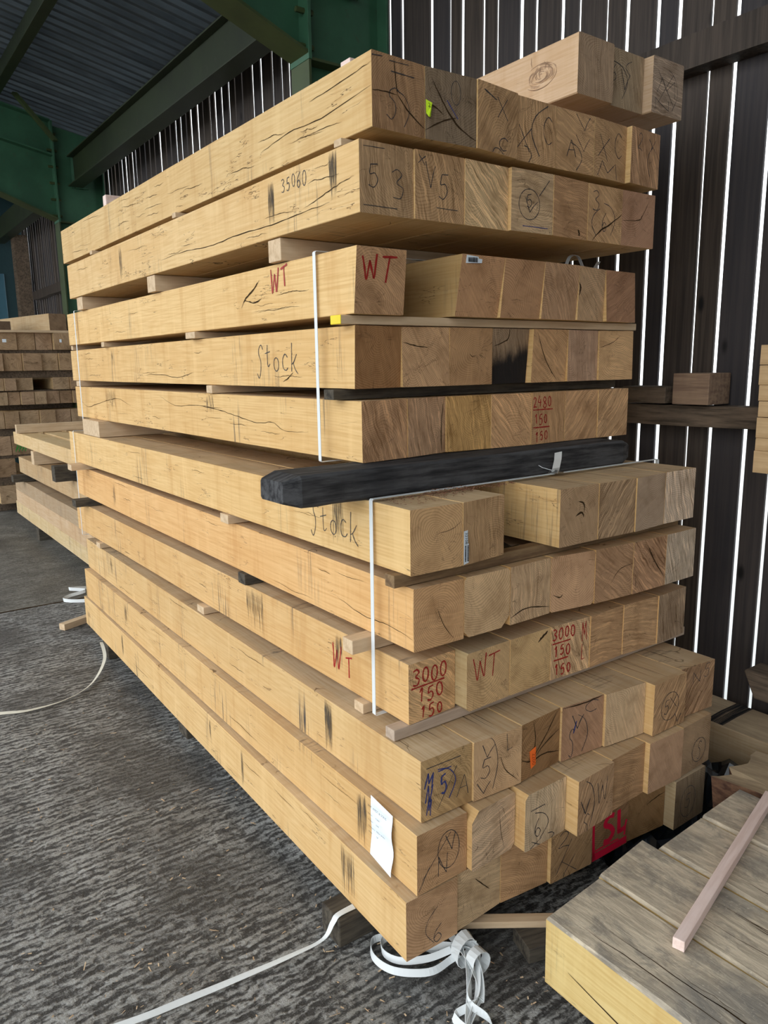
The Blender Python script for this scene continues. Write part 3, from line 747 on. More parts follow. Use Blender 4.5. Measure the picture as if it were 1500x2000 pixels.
  B(1.187, 1.180, 'with curved rings and blue V5', (.50, .36, .22), saw=.1, px=.115, pz=.085, marks=[(pen, [('V', .025, .10, .035, .03, .002), ('5', .02, .052, .035, .045, .002), (')', .04, .01, .035, .13, .0018), ('V', .01, .012, .04, .03, .002), ('L', .10, .10, .02, .04, .0016)])], ce=[([(.55, .6), (.65, .35), (.9, .1)], .0022), ([(.55, .2), (.58, .1)], .002)]),
  B(1.181, 1.193, 'with orange tag and star cracks', (.26, .165, .085), saw=.3, ang=2.2, px=.04, pz=.11, ce=[([(.0, .38), (.25, .28), (.6, .3), (1, .2)], .0045), ([(.25, .28), (.6, .6), (.9, .95)], .0035), ([(.25, .28), (.35, .6), (.3, .95)], .003), ([(.3, .3), (.65, .5), (1, .62)], .003), ([(.25, .28), (.05, .5)], .003)]),
  B(1.186, 1.176, 'with reddish end and dark smears', (.36, .235, .155), saw=.2, marks=[(pen, [('S', .02, .015, .03, .06, .0022), ('V', .035, .075, .04, .04, .003), (')', .05, .01, .05, .12, .0018), ('C', .08, .11, .05, .03, .0018)]), (blu, [('/', .04, .07, .012, .03, .004)])], ce=[([(0, .98), (.5, .96), (1, 1)], .004)]),
  B(1.168, 1.155, 'with pale plain end and pinholes', (.52, .41, .275), saw=.25, ang=.3, radial=.1, ce=[([(.12, .08), (.16, .05)], .006), ([(.12, .5), (.13, .48)], .004)]),
  B(1.126, 1.128, 'with slant cut scrawled face', (.36, .25, .15), saw=.8, ang=2.5, bt=-.012, marks=[(pen, [('O', .03, .03, .09, .09, .0018), ('5', .045, .05, .03, .045, .002), ('X', .075, .06, .03, .035, .0018), ('V', .10, .01, .03, .025, .002)])]),
  B(1.144, 1.134, 'with dark diagonally ribbed end', (.30, .205, .13), saw=.9, ang=2.5, marks=[(pen, [('N', .05, .09, .04, .04, .002), ('5', .10, .10, .03, .04, .002)])]),
]),
10: (.377, .913, 2.802, .032, (.76, .53, .27), [
  B(1.167, 1.172, 'with white paper label on side', (.43, .285, .165), saw=.2, ang=1.4, px=.08, pz=.05, nl=6, stain=.9, marks=[(pen, [('O', .055, .02, .075, .11, .0018), ('V', .085, .07, .03, .045, .0022), ('/', .02, .03, .075, .1, .0016), ('N', .06, .025, .03, .05, .0018), ('/', .005, .01, .03, .05, .0018)])]),
  B(1.154, 1.166, 'with pale chamfered end', (.53, .42, .30), saw=.4, ang=1.8, wane=(.022, .004, .004, .012), ce=[([(.05, .35), (.12, .38), (.13, .42)], .002), ([(.62, .75), (.66, .45), (.75, .1)], .0014)]),
  B(1.132, 1.138, 'with pale end and ringed 6', (.50, .42, .30), saw=.4, ang=.05, wane=(.010, .002, .002, .002), marks=[(pen, [('6', .03, .03, .03, .045, .0022), (')', .03, .02, .06, .07, .002), ('-', .02, .098, .05, .01, .002), ('X', .02, .0, .04, .02, .0018), (')', .08, .0, .03, .02, .002)])]),
  B(1.098, 1.109, 'with dark scrawled V and W', (.36, .255, .16), saw=.5, ang=2.6, marks=[(pen, [('V', .01, .05, .04, .045, .003), (')', .03, .02, .04, .12, .0022), ('W', .075, .05, .05, .07, .002), ('S', .02, .0, .03, .04, .0018)])]),
  B(1.116, 1.124, 'with plain set back end', (.37, .25, .145), saw=.3, ang=1.4, radial=.1),
  B(1.108, 1.105, 'with smooth reddish grey end', (.40, .28, .19), saw=.12, radial=.1),
  B(1.106, 1.114, 'with ringed S', (.36, .27, .18), saw=.1, marks=[(pen, [('O', .055, .02, .07, .07, .002), ('S', .08, .04, .025, .035, .0022)])]),
]),
11: (.225, .883, 2.828, .054, (.76, .54, .28), [
  B(1.169, 1.170, 'above the white strapping coil', (.42, .285, .175), saw=.15, ang=1.2, px=.07, pz=.09, nl=6, stain=1.0, marks=[(pen, [('6', .07, .01, .04, .05, .002), ('(', .05, .01, .06, .09, .0014)])]),
  B(1.172, 1.184, 'with mottled pale split end', (.47, .37, .24), saw=.25, ang=1.4, ce=[([(.4, .75), (.6, .55), (.75, .4)], .0025), ([(.3, .35), (.35, .15)], .003), ([(.0, .3), (.08, .28)], .003), ([(.1, .8), (.35, .72)], .002)]),
  B(1.180, 1.167, 'with plain brown end', (.38, .255, .145), saw=.25, ang=1.3, radial=.4),
  B(1.153, 1.146, 'with pencilled curves and slants', (.36, .255, .145), saw=.35, ang=2.4, marks=[(pen, [('2', .02, .09, .05, .045, .0022), ('Y', 0, 0, .01, .01, .001), ('/', .02, .02, .05, .08, .0018), ('X', .04, .0, .05, .05, .0018), ('5', .10, .10, .02, .03, .0018)])]),
  B(1.146, 1.146, 'with bright red painted SL', (.24, .155, .085), saw=.3),
  B(1.146, 1.134, 'with dark brown recessed end', (.26, .17, .085), saw=.15, ce=[([(.5, .6), (.75, .68), (1, .72)], .003)]),
  B(1.099, 1.104, 'with dark grey proud end', (.21, .17, .12), saw=.3, side=(.50, .40, .26), marks=[(pen, [('O', .03, .02, .07, .09, .0018), ('5', .05, .05, .03, .04, .002)])]),
]),
}
BEAM = {}
GROUP = 'oak beams in the tall stack'
for rn, (zt, x0, L_, dx, tint, beams) in ROWS.items():
    cnt = 0; nb = sum(1 for b in beams if b != 'gap')
    th = -math.atan2(dx, L_); xx = x0
    for b in beams:
        if b == 'gap': xx += .15; continue
        yl, yr, look, ecol, o = b
        L1 = L_+(rnd.uniform(-.03, .03) if cnt else 0)
        ch = .0013
        d = yr-yl; bt = o.get('bt', 0)
        # the front is set from yl; every corner offset is measured from the nearest point
        ys = (0, d, bt, d+bt)
        if bt < 0 and rn == 9: ys = (.0, d, bt*0+.0, d)
        nl = o.get('nl', 0)
        cl = auto_checks(L1, nl, o.get('sl', .0), y0=o.get('y0', .05)) if nl else ()
        bm, endp, leftp = beam_mesh(.1484, .1484, L1, ys, ch, o.get('wane', (0, 0, 0, 0)), o.get('ce', ()), cl, topmat=3)
        ob = link('squared_timber', bm, [M['side'], M['end'], M['crack'], M['top']], None, (xx, yl, zt-.149), th)
        order = ORD[cnt] if cnt < nb-1 else 'rightmost'
        tag(ob, 'oak beam %s, %s in the %s' % (look, order, ROWN[rn]), 'beam', GROUP)
        t_ = o.get('side', tint); v = rnd.uniform(.95, 1.05)
        ve = rnd.uniform(1.02, 1.26)
        ecol = (ecol[0]*1.10*ve, ecol[1]*.99*ve, ecol[2]*.90*ve)
        warm = (.90, .865, .80) if rn >= 9 else (.95, .905, .82) if rn >= 6 else (1.0, .985, .95)  # lower rows darkened in colour to offset stronger floor and sky light
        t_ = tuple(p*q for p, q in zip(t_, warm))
        props(ob, [c*v for c in t_], ecol, o.get('px', rnd.uniform(-.02, .16)), o.get('pz', rnd.uniform(-.02, .16)), o.get('saw', .3), o.get('ang', rnd.uniform(0, 3)), o.get('stain', .45 if cnt == 0 else .5), o.get('checks', .8), o.get('radial', .5))
        for kind, items in o.get('marks', []):
            if items: mark_obj({'pencil': 'pencil_marking', 'blue': 'crayon_marking', 'red': 'crayon_marking'}[kind], ob, endp, items, M[kind], {'pencil': None, 'blue': 'blue crayon scribble', 'red': 'red crayon writing'}[kind])
        if rn in (6, 9, 10, 11) or (rn == 8 and cnt > 5):
            tb = bmesh.new()
            for q in range(3):
                x_ = rnd.uniform(.02, .13); y_ = rnd.uniform(.0, .06); l_ = rnd.uniform(.08, .3)
                ribbon2(tb, [(x_+rnd.uniform(-.001, .001), y_+l_*j/7) for j in range(8)], rnd.uniform(.0008, .002), lambda a_, b_: (a_, b_+max(ys)*.2+.003, .1488), taper=True, jit=.4)
            if tb.faces: link('surface_check', tb, M['crack'], ob)
            else: tb.free()
        BEAM[(rn, cnt)] = (ob, endp, leftp)
        cnt += 1; xx += .15

# writing and stains on the long left faces (local y = distance from the near end, drawn right to left in y)
def side_marks(key, name, items, mat, label):
    ob, endp, leftp = BEAM[key]
    to3 = lambda a, b: leftp(-a, b)          # text runs towards the near end
    return mark_obj(name, ob, to3, items, mat, label)
side_marks((2, 0), 'pencil_marking', [('35060', -.345, .098, .022, .034, .0022)], M['pencil'], 'pencilled number on the side')
side_marks((3, 0), 'crayon_marking', [('W', -.415, .070, .045, .062, .0045), ('T', -.36, .082, .045, .055, .0045)], M['red'], 'red WT on the side')
side_marks((4, 0), 'pencil_marking', [('Stock', -.515, .045, .042, .075, .0026)], M['pencil'], 'pencilled word Stock')
side_marks((6, 0), 'pencil_marking', [('Stock', -.42, .045, .038, .07, .0022)], M['pencil'], 'pencilled word Stock')
side_marks((8, 0), 'crayon_marking', [('W', -.325, .035, .040, .065, .0038), ('T', -.265, .025, .036, .06, .0038)], M['red'], 'red WT on the side')

# dark smudged stripes where stickers and straps lay
def smudge(key, y, wd, z0, z1, n=7):
    ob, endp, leftp = BEAM[key]; bm = bmesh.new(); n *= 2
    for i in range(n):
        a = y+wd*(i+rnd.uniform(-.3, .3))/n; top = z1-rnd.uniform(0, .012); bot = z0+rnd.uniform(0, (z1-z0)*.55)
        pts = [(a+rnd.uniform(-.0008, .0008), top+(bot-top)*j/5) for j in range(6)]
        ribbon2(bm, pts, rnd.uniform(.0005, .0022), leftp, taper=True, jit=.5)
    link('stain_streak', bm, M['smudge'], ob)['label'] = 'blackened streaks from a sticker'
for k in (((2, 0), .09, .03, .03, .148, 9), ((2, 0), .385, .03, .0, .14, 8), ((2, 0), 1.62, .03, .01, .14, 5), ((4, 0), 1.9, .02, .06, .14, 3), ((5, 0), .86, .06, .08, .148, 5), ((5, 0), 1.9, .14, .04, .148, 10),
          ((6, 0), .265, .05, .01, .148, 8), ((8, 0), .72, .12, .0, .148, 12), ((8, 0), .28, .03, .02, .14, 4), ((7, 0), 2.2, .03, .0, .13, 4), ((9, 0), .375, .035, .0, .148, 9), ((9, 0), 2.35, .03, .02, .14, 4),
          ((10, 0), .20, .04, .0, .148, 8), ((10, 0), 2.1, .03, .01, .14, 5), ((11, 0), .215, .06, .01, .148, 8), ((11, 0), .86, .012, .0, .14, 4), ((11, 0), 1.12, .012, .02, .14, 3), ((11, 0), 2.15, .015, .0, .14, 4)):
    smudge(*k)

# long wavy splits on the near beams
def side_split(key, pts, wd):
    ob, endp, leftp = BEAM[key]; bm = bmesh.new()
    q = catmull(pts, 6); q = [(a, b+rnd.uniform(-.0012, .0012)) for a, b in q]
    ribbon2(bm, q, wd, leftp, taper=True, jit=.4); link('split', bm, M['crack'], ob)
side_split((2, 0), [(.02, .078), (.09, .07), (.16, .058), (.24, .045)], 0.0018)
side_split((2, 0), [(.12, .04), (.25, .038), (.4, .033), (.6, .035), (.8, .03), (1.0, .04), (1.2, .035)], 0.0021)
side_split((5, 0), [(.02, .10), (.10, .09)], 0.0012)
side_split((5, 0), [(.25, .06), (.38, .055), (.45, .075), (.55, .07), (.7, .085), (.85, .10), (1.0, .105), (1.2, .10), (1.35, .13)], 0.0021)
side_split((5, 0), [(1.7, .08), (1.85, .105), (2.0, .095), (2.2, .07), (2.35, .055), (2.5, .10)], 0.0021)
side_split((4, 0), [(1.0, .04), (1.15, .022), (1.3, .032), (1.5, .03)], 0.0018)
side_split((4, 0), [(.3, .04), (.33, .025), (.36, .015)], 0.0024)
side_split((3, 0), [(.48, .118), (.52, .095), (.57, .075), (.60, .05)], 0.0042)
side_split((3, 0), [(.47, .068), (.52, .06), (.58, .072)], 0.0036)
side_split((7, 0), [(.0, .03), (.1, .04), (.2, .035), (.32, .055)], 0.0015)
side_split((1, 0), [(.0, .125), (.12, .118), (.25, .112)], 0.0017)
side_split((1, 0), [(.0, .08), (.2, .065), (.35, .07), (.5, .055)], 0.0018)

# grey-black lower half of the stained end, red paint, tags
ob, endp, leftp = BEAM[(11, 4)]
bm = bmesh.new()
ribbon2(bm, catmull([(.088, .108), (.066, .112), (.052, .092), (.074, .078), (.086, .058), (.070, .040), (.048, .042)], 6), .015, endp)
ribbon2(bm, [(.108, .116), (.109, .085), (.111, .048)], .014, endp); ribbon2(bm, [(.106, .050), (.122, .050), (.138, .054)], .014, endp)
ribbon2(bm, [(.004, .135), (.006, .07), (.010, .004)], .010, endp)
ribbon2(bm, [(.004, .012), (.07, .012), (.145, .014)], .022, endp); ribbon2(bm, [(.135, .03), (.138, .06), (.142, .075)], .008, endp)
ribbon2(bm, [(.006, .028), (.06, .030), (.11, .028)], .005, endp)
link('painted_letters', bm, M['redpaint'], ob)['label'] = 'bright red paint letters'

BEAM[(4, 3)][0]['burn'] = .97

def tag_part(key, name, mat, poly, lift=.002, label=None, bend=.004):
    """small card on the near end; poly in metres (across, up)"""
    ob, endp, leftp = BEAM[key]; bm = bmesh.new()
    vs = []
    for i, (a, b) in enumerate(poly):
        p = endp(max(.001, min(.147, a)), b); vs.append(bm.verts.new((a, p[1]-lift-(bend if i % 2 else 0), b)))
    f = bm.faces.new(vs)
    r = bmesh.ops.extrude_face_region(bm, geom=[f])
    bmesh.ops.translate(bm, verts=[v for v in r['geom'] if isinstance(v, bmesh.types.BMVert)], vec=(0, -.0006, 0))
    bmesh.ops.recalc_face_normals(bm, faces=bm.faces[:])
    o = link(name, bm, mat, ob)
    if label: o['label'] = label
    return o, ob
RX = Matrix.Rotation(math.pi/2, 4, 'X')      # text plane to the near end (faces -Y)
o, ob = tag_part((1, 1), 'price_tag', M['yellow'], [(.0, .080), (.014, .074), (.0125, .046), (.006, .044), (.0005, .052)], label='small fluorescent yellow tag')
text_mesh('printing', '2..', .012, o, M['ink'], Matrix.Translation((.002, -.0085, .064)) @ RX)
o, ob = tag_part((9, 2), 'price_tag', M['orange'], [(.028, .071), (.050, .078), (.052, .030), (.033, .024)], label='small fluorescent orange price tag', bend=.001)
text_mesh('printing', '2200', .016, o, M['orange_ink'], Matrix.Translation((.032, -.0065, .068)) @ RX @ Matrix.Rotation(-math.pi/2, 4, 'Z'))
o, ob = tag_part((6, 1), 'barcode_label', M['paper'], [(.000, .082), (.013, .083), (.0135, .052), (.0165, .051), (.0165, .006), (.0, .003)], label='white barcode label', bend=.0)
text_mesh('printing', '32108', .011, o, M['ink'], Matrix.Translation((.0025, -.0045, .079)) @ RX @ Matrix.Rotation(-math.pi/2, 4, 'Z'))
bm = bmesh.new()
for a0 in (.002, .0098):
    for i in range(16): box(bm, a0, a0+.004, -.0042, -.0038, .010+i*.0024, .0112+i*.0024+rnd.uniform(0, .0006))
link('barcode', bm, M['ink'], o)
o, ob = tag_part((3, 1), 'barcode_label', M['paper'], [(.012, .146), (.052, .144), (.053, .140), (.066, .139), (.066, .130), (.053, .129), (.012, .127)], label='white barcode label', bend=.0)
bm = bmesh.new()
for i in range(16): box(bm, .018+i*.002, .019+i*.002+rnd.uniform(0, .0005), -.0016, -.0013, .130, .142)
link('barcode', bm, M['ink'], o)

# paper delivery label stapled to the side of the second beam from the floor
ob, endp, leftp = BEAM[(10, 0)]
bm = bmesh.new(); n = 12; rows_ = []
for i in range(n+1):
    t = i/n; z = .176-.152*t+.0; row = []
    for j in range(7):
        s = j/6; y = .172-.088*s-.004*math.sin(t*3)
        x = -.004-.006*math.sin(t*math.pi*1.6)**2*(.4+.6*s)-.003*t
        row.append(bm.verts.new((x, y, z-.010*s)))
    rows_.append(row)
for a, b in zip(rows_, rows_[1:]):
    for j in range(6): bm.faces.new((a[j], a[j+1], b[j+1], b[j]))
for v in bm.verts: v.co.z -= .011
paper = link('paper_label', bm, M['paper'], ob, smooth=True); paper['label'] = 'white printed paper label, slightly curled'
RL = Matrix(((0, 0, -1, 0), (-1, 0, 0, 0), (0, 1, 0, 0), (0, 0, 0, 1)))   # x->-y, y->z : faces -X
def ptxt(s, size, y, z): text_mesh('printing', s, size, paper, M['ink'], Matrix.Translation((-.0155, y, z)) @ RL)
ptxt('WM. WEST & SONS', .0088, .169, .143)
for s, z in (('Ref. no.:      155846', .124), ('Product:       OAK', .108), ('Description:  FRESH SAWN', .092), ('Grade:          QP', .078)): ptxt(s, .0058, .167, z)

# ---------------------------------------------------------------- three loose beams on top
for i, (dy0, look, col, o) in enumerate((
    (1.455, 'planed oak beam with a big side knot, leftmost of three loose on top', (.46, .32, .21), dict(saw=.35, ang=.1, side=(.66, .47, .31), px=.08, pz=.1)),
    (1.468, 'oak beam with pencilled V on its end, middle of three loose on top', (.42, .31, .20), dict(saw=.3, ang=.3, marks=[('6', .0, .06, .03, .045, .002), ('V', .045, .045, .04, .05, .0026), (')', .01, .02, .075, .10, .002), ('(', .06, .09, .05, .04, .002)])),
    (1.440, 'oak beam with ribbed scribbled end, rightmost of three loose on top', (.46, .34, .25), dict(saw=.7, ang=1.45, marks=[('M', .02, .05, .10, .05, .0014), ('X', .03, .03, .07, .08, .0014), (')', .07, .02, .06, .11, .0014), ('N', .01, .01, .08, .03, .0014)])))):
    bm, endp, leftp = beam_mesh(.1484, .1484, 2.45, (0, .004, .0, .004), .003)
    ob = link('squared_timber', bm, [M['side'], M['end'], M['crack']], None, (1.692+i*.1500, dy0, 2.082), -.012)
    tag(ob, look, 'beam', 'loose oak beams on top of the tall stack')
    props(ob, o.get('side', (.60, .44, .30)), col, o.get('px', .05), o.get('pz', .05), o['saw'], o['ang'], 0, .2, .3)
    if o.get('marks'): mark_obj('pencil_marking', ob, endp, o['marks'], M['pencil'])
    if i == 0:
        bm = bmesh.new()
        for k in range(46):
            rr = rnd.uniform(.004, .034); a0 = rnd.uniform(0, 6.28); da = rnd.uniform(.5, 1.6)
            pts = [(.135+math.cos(a0+da*q/6)*rr*1.9, .078+math.sin(a0+da*q/6)*rr) for q in range(7)]
            ribbon2(bm, pts, rnd.uniform(.0012, .0034), leftp, taper=True, jit=.5)
        for k in range(9):
            x_ = .135+rnd.uniform(-.04, .04); z_ = .078+rnd.uniform(-.01, .03)
            ribbon2(bm, [(x_, z_), (x_+rnd.uniform(-.006, .006), z_+.012), (x_+rnd.uniform(-.01, .01), z_+rnd.uniform(.015, .03))], rnd.uniform(.002, .004), leftp, taper=True)
        k_ = link('knot', bm, plain('brown_knot', (.40, .255, .16, 1), .8, .2, var=.35, sc=90), ob); k_['label'] = 'brown burr knot'

# ---------------------------------------------------------------- stickers (spacers) between the layers
SG = 'wooden stickers between the layers'
def sticker(x0, x1, y0, y1, z0, z1, lab, mat='lath', rz=0.0, endmat=None):
    bm = bmesh.new(); box(bm, 0, x1-x0, 0, y1-y0, 0, z1-z0, 0, .0018)
    if endmat:
        for f in bm.faces:
            if f.calc_center_median().x < .02: f.material_index = 1
    o = link('sticker', bm, [M[mat]]+([M[endmat]] if endmat else []), None, (x0, y0, z0), rz)
    return tag(o, lab, 'spacer', SG)
sticker(1.06, 2.14, 1.585, 1.625, 2.0285, 2.0805, 'pink planed stick on the topmost full layer under the loose beams', 'lath_pink')
sticker(1.0, 2.14, 3.3, 3.34, 2.0285, 2.0805, 'stick under the far ends of the three loose beams', 'lath_pink')
sticker(.965, 2.02, 2.47, 2.50, 1.8605, 1.8765, 'thin stick at mid length under the top full layer')
sticker(.96, 2.02, 3.42, 3.45, 1.8605, 1.8765, 'thin stick at the far end under the top full layer')
sticker(.975, 2.02, 1.50, 1.53, 1.8605, 1.8765, 'thin stick near the front under the top full layer')
sticker(.978, 2.03, 1.80, 1.868, 1.6525, 1.7085, 'thick pale stick nearest the front under the second full layer')
sticker(.972, 2.03, 2.72, 2.80, 1.6525, 1.7085, 'thick pale stick at mid length under the second full layer')
sticker(.97, 2.03, 3.67, 3.76, 1.6525, 1.7085, 'thick pale stick at the far end under the second full layer')
sticker(.975, 2.08, 1.52, 1.565, 1.4795, 1.5005, 'yellow-tipped stick nearest the front under the third full layer', 'lath', 0, 'yellowpaint')
sticker(.985, 2.05, 2.42, 2.50, 1.4795, 1.5005, 'splintered stick at mid length under the third full layer')
sticker(.99, 2.05, 3.46, 3.50, 1.4795, 1.5005, 'thin stick at the far end under the third full layer')
sticker(1.0, 2.06, 4.03, 4.06, 1.4795, 1.5005, 'thin stick at the very far end under the third full layer')
sticker(.985, 2.06, 1.575, 1.62, 1.3025, 1.3275, 'dark stick nearest the front under the fourth full layer', 'oldbearer')
sticker(1.0, 2.06, 2.34, 2.385, 1.3025, 1.3275, 'small stick at mid length under the fourth full layer')
sticker(.995, 2.06, 3.95, 4.0, 1.3025, 1.3275, 'small stick at the far end under the fourth full layer')
sticker(.965, 2.02, 3.56, 3.83, 1.0775, 1.1505, 'thick pale block at the far end over the middle of the stack', 'lath')
sticker(1.45, 2.02, 2.5, 2.58, 1.0775, 1.1505, 'dark sticker at mid length above the lower layers', 'oldbearer')
sticker(.958, 2.03, 1.30, 1.335, .8965, .9255, 'brown stick at the front, under the sixth layer', 'shaded_stick')  # darker wood carries the shade under the beam ends in its colour
sticker(.965, 2.03, 2.19, 2.25, .8965, .9255, 'brown stick at mid length, under the sixth layer')
sticker(.905, 2.03, 3.88, 3.95, .8965, .9255, 'protruding stick at far end, under the sixth layer')
sticker(.925, 2.03, 1.425, 1.468, .7095, .7445, 'brown stick jutting out above the red WT on the side', 'lath', .0)
sticker(.98, 2.03, 2.12, 2.17, .7095, .7445, 'dark stick at mid length, under the seventh layer', 'oldbearer')
sticker(.915, 2.03, 3.90, 3.97, .7095, .7445, 'protruding dark stick at far end, under the seventh layer', 'oldbearer')
sticker(.953, 2.10, 1.300, 1.335, .5305, .5575, 'long pale batten across the front above the ninth layer', 'lath_grey')
sticker(.975, 1.9, 1.46, 1.50, .5305, .5565, 'short pale stick just behind the long pale batten')
sticker(.965, 2.03, 2.44, 2.50, .5305, .5565, 'pale stick at mid length above the ninth layer')
sticker(.96, 2.03, 3.7, 3.76, .5305, .5565, 'pale stick at far end above the ninth layer')

# bearers under the stack
for y, lab in ((1.366, 'dark timber bearer on the floor under the near end of stack'), (2.6, 'dark timber bearer on the floor at mid length of stack'), (3.6, 'dark timber bearer on the floor under the far end of stack')):
    x0 = .83 if y < 2 else .93
    bm = bmesh.new(); box(bm, 0, 1.1, 0, .085, 0, .0745, 0, .004)
    tag(link('floor_bearer', bm, M['oldbearer'], None, (x0, y, .0005), -.02 if y < 2 else 0), lab, 'bearer', 'floor bearers under the tall stack')

# long weathered bearer at mid height, rounded ends
bm = bmesh.new()
n = 30; rings = []; XL, XR = .765, 1.965
for i in range(n+1):
    t = i/n; x = XL+(XR-XL)*t
    k = min(1, min(t, 1-t)/.03); e_ = .012*(1-k)
    q = []
    for yy_, zz in ((.006, 0), (.124, 0), (.13, .006), (.13, .066), (.124, .0725), (.006, .0725), (0, .066), (0, .006)):
        y_ = yy_+(e_ if yy_ < .06 else -e_); z_ = zz+(e_ if zz < .03 else -e_)
        q.append(bm.verts.new((x+rnd.uniform(-.0005, .0005), y_+rnd.uniform(-.001, .001), z_+rnd.uniform(-.0008, .0008) if k == 1 else z_)))
    rings.append(q)
for a, b in zip(rings, rings[1:]):
    for i in range(8): bm.faces.new((a[i], a[(i+1) % 8], b[(i+1) % 8], b[i]))
bm.faces.new(rings[0]); bm.faces.new(list(reversed(rings[-1])))
bmesh.ops.recalc_face_normals(bm, faces=bm.faces[:])
for v in bm.verts: v.co.x -= XL
tag(link('weathered_bearer', bm, M['bearer'], None, (XL, 1.427, 1.0775), .003), 'long dark grey weathered bearer sticking out across the middle of the stack', 'bearer')

# ---------------------------------------------------------------- strapping
def band(name, pts, width, wdir, mat, parent=None, thick=.0012, closed=False, smooth=True, twist=None):
    """flat band through 3-D pts, width along wdir (a vector or a function of t)"""
    bm = bmesh.new(); pr = None; first = None; n = len(pts)
    for i, p in enumerate(pts):
        wd = wdir(i/(n-1)) if callable(wdir) else Vector(wdir)
        a = Vector(pts[(i-1) % n if closed else max(0, i-1)]); b = Vector(pts[(i+1) % n if closed else min(n-1, i+1)])
        tdir = (b-a).normalized(); wd = (wd-tdir*wd.dot(tdir)).normalized(); nn = tdir.cross(wd)
        p = Vector(p)
        q = [bm.verts.new(p+wd*width*.5*s+nn*thick*.5*u) for s, u in ((-1, -1), (1, -1), (1, 1), (-1, 1))]
        if pr:
            for k in range(4): bm.faces.new((pr[k], pr[(k+1) % 4], q[(k+1) % 4], q[k]))
        else: first = q
        pr = q
    if closed:
        for k in range(4): bm.faces.new((pr[k], pr[(k+1) % 4], first[(k+1) % 4], first[k]))
    else: bm.faces.new(first); bm.faces.new(pr)
    bmesh.ops.recalc_face_normals(bm, faces=bm.faces[:])
    return link(name, bm, mat, parent)
def loop_strap(y0, y1, xl, xr, zb, zt, lab, mat='strap', wd=.013, sag=0):
    y = lambda t: y0+(y1-y0)*t
    pts = [(xl, y(0), zt), (xl, y(.2), zb), (xl+.003, y(.2), zb-.003), (xr-.003, y(.5), zb-.003), (xr, y(.5), zb), (xr, y(.7), zt), (xr-.003, y(.7), zt+.003), (xl+.003, y(.0), zt+.003)]
    fine = []
    for i, p in enumerate(pts):
        q = pts[(i+1) % len(pts)]; k = 8 if (Vector(q)-Vector(p)).length > .1 else 1
        for j in range(k): fine.append(tuple(a+(b-a)*j/k for a, b in zip(p, q)))
    return tag(band('plastic_strap', fine, wd, (0, 1, 0), M[mat], closed=True), lab, 'strap', 'white plastic straps round the stack')
loop_strap(1.655, 1.655, .990, 2.085, 1.147, 1.655, 'white plastic strap round the upper bundle, nearer one')
loop_strap(3.86, 3.90, .978, 2.085, 1.147, 1.655, 'white plastic strap round the upper bundle, far end', wd=.012)
s = loop_strap(1.405, 1.415, .972, 2.07, .553, 1.080, 'white plastic strap with buckle round the lower bundle, nearer one')
bm = bmesh.new(); box(bm, 1.585, 1.62, 1.398, 1.425, 1.0835, 1.087, 0, .001); box(bm, 1.592, 1.596, 1.395, 1.428, 1.084, 1.094, 0, .001)
link('buckle', bm, M['steelwire'], s)
band('strap_tail', [(1.60, 1.412, 1.086), (1.59, 1.40, 1.10), (1.585, 1.39, 1.125), (1.58, 1.385, 1.145)], .022, (1, -.3, 0), M['strap'], s)
band('strap_tail', [(1.60, 1.412, 1.088), (1.565, 1.43, 1.10), (1.54, 1.45, 1.118)], .016, (.2, 1, 0), M['strap'], s)
loop_strap(3.99, 3.98, .955, 2.07, .553, 1.080, 'thin white strap round the lower bundle, far end', 'strap', .008)
# curled ends on top of the third full layer
cur = catmull([(1.83, 1.60, 1.655), (1.85, 1.60, 1.695), (1.885, 1.60, 1.70), (1.91, 1.60, 1.672), (1.93, 1.60, 1.655)], 6)
tag(band('strap_offcut', cur, .012, (0, 1, .2), M['strap']), 'white curl of strap on the third full layer, right side', 'strap offcut')
tag(band('strap_offcut', [(1.955, 1.60, 1.655), (1.985, 1.60, 1.690)], .014, (0, 1, 0), M['strap']), 'short straight white strap end beside the curl, far right', 'strap offcut')

# straps lying on the floor
def floor_strap(pts, lab, wd=.014, mat='strap_old', lean=(0, 0, 1)):
    p = catmull(pts, 8)
    return tag(band('floor_strap', p, wd, lambda t: Vector((math.sin(t*5)*.5, .8, .35*math.sin(t*7))), M[mat]), lab, 'strap')
floor_strap([(-.3, 3.6, .008), (.1, 3.40, .008), (.396, 3.266, .008), (.504, 3.224, .008), (.647, 3.236, .010), (.779, 3.332, .014), (.894, 3.539, .03), (.925, 3.69, .065)], 'long white strap on the floor left of the stack', .016)
floor_strap([(.15, 1.50, .008), (.358, 1.453, .008), (.467, 1.438, .008), (.571, 1.423, .010), (.718, 1.400, .018), (.795, 1.387, .030), (.822, 1.382, .066), (.838, 1.382, .080), (.885, 1.384, .0795)], 'white strap from the near bearer across the foreground floor', .015, 'strap')

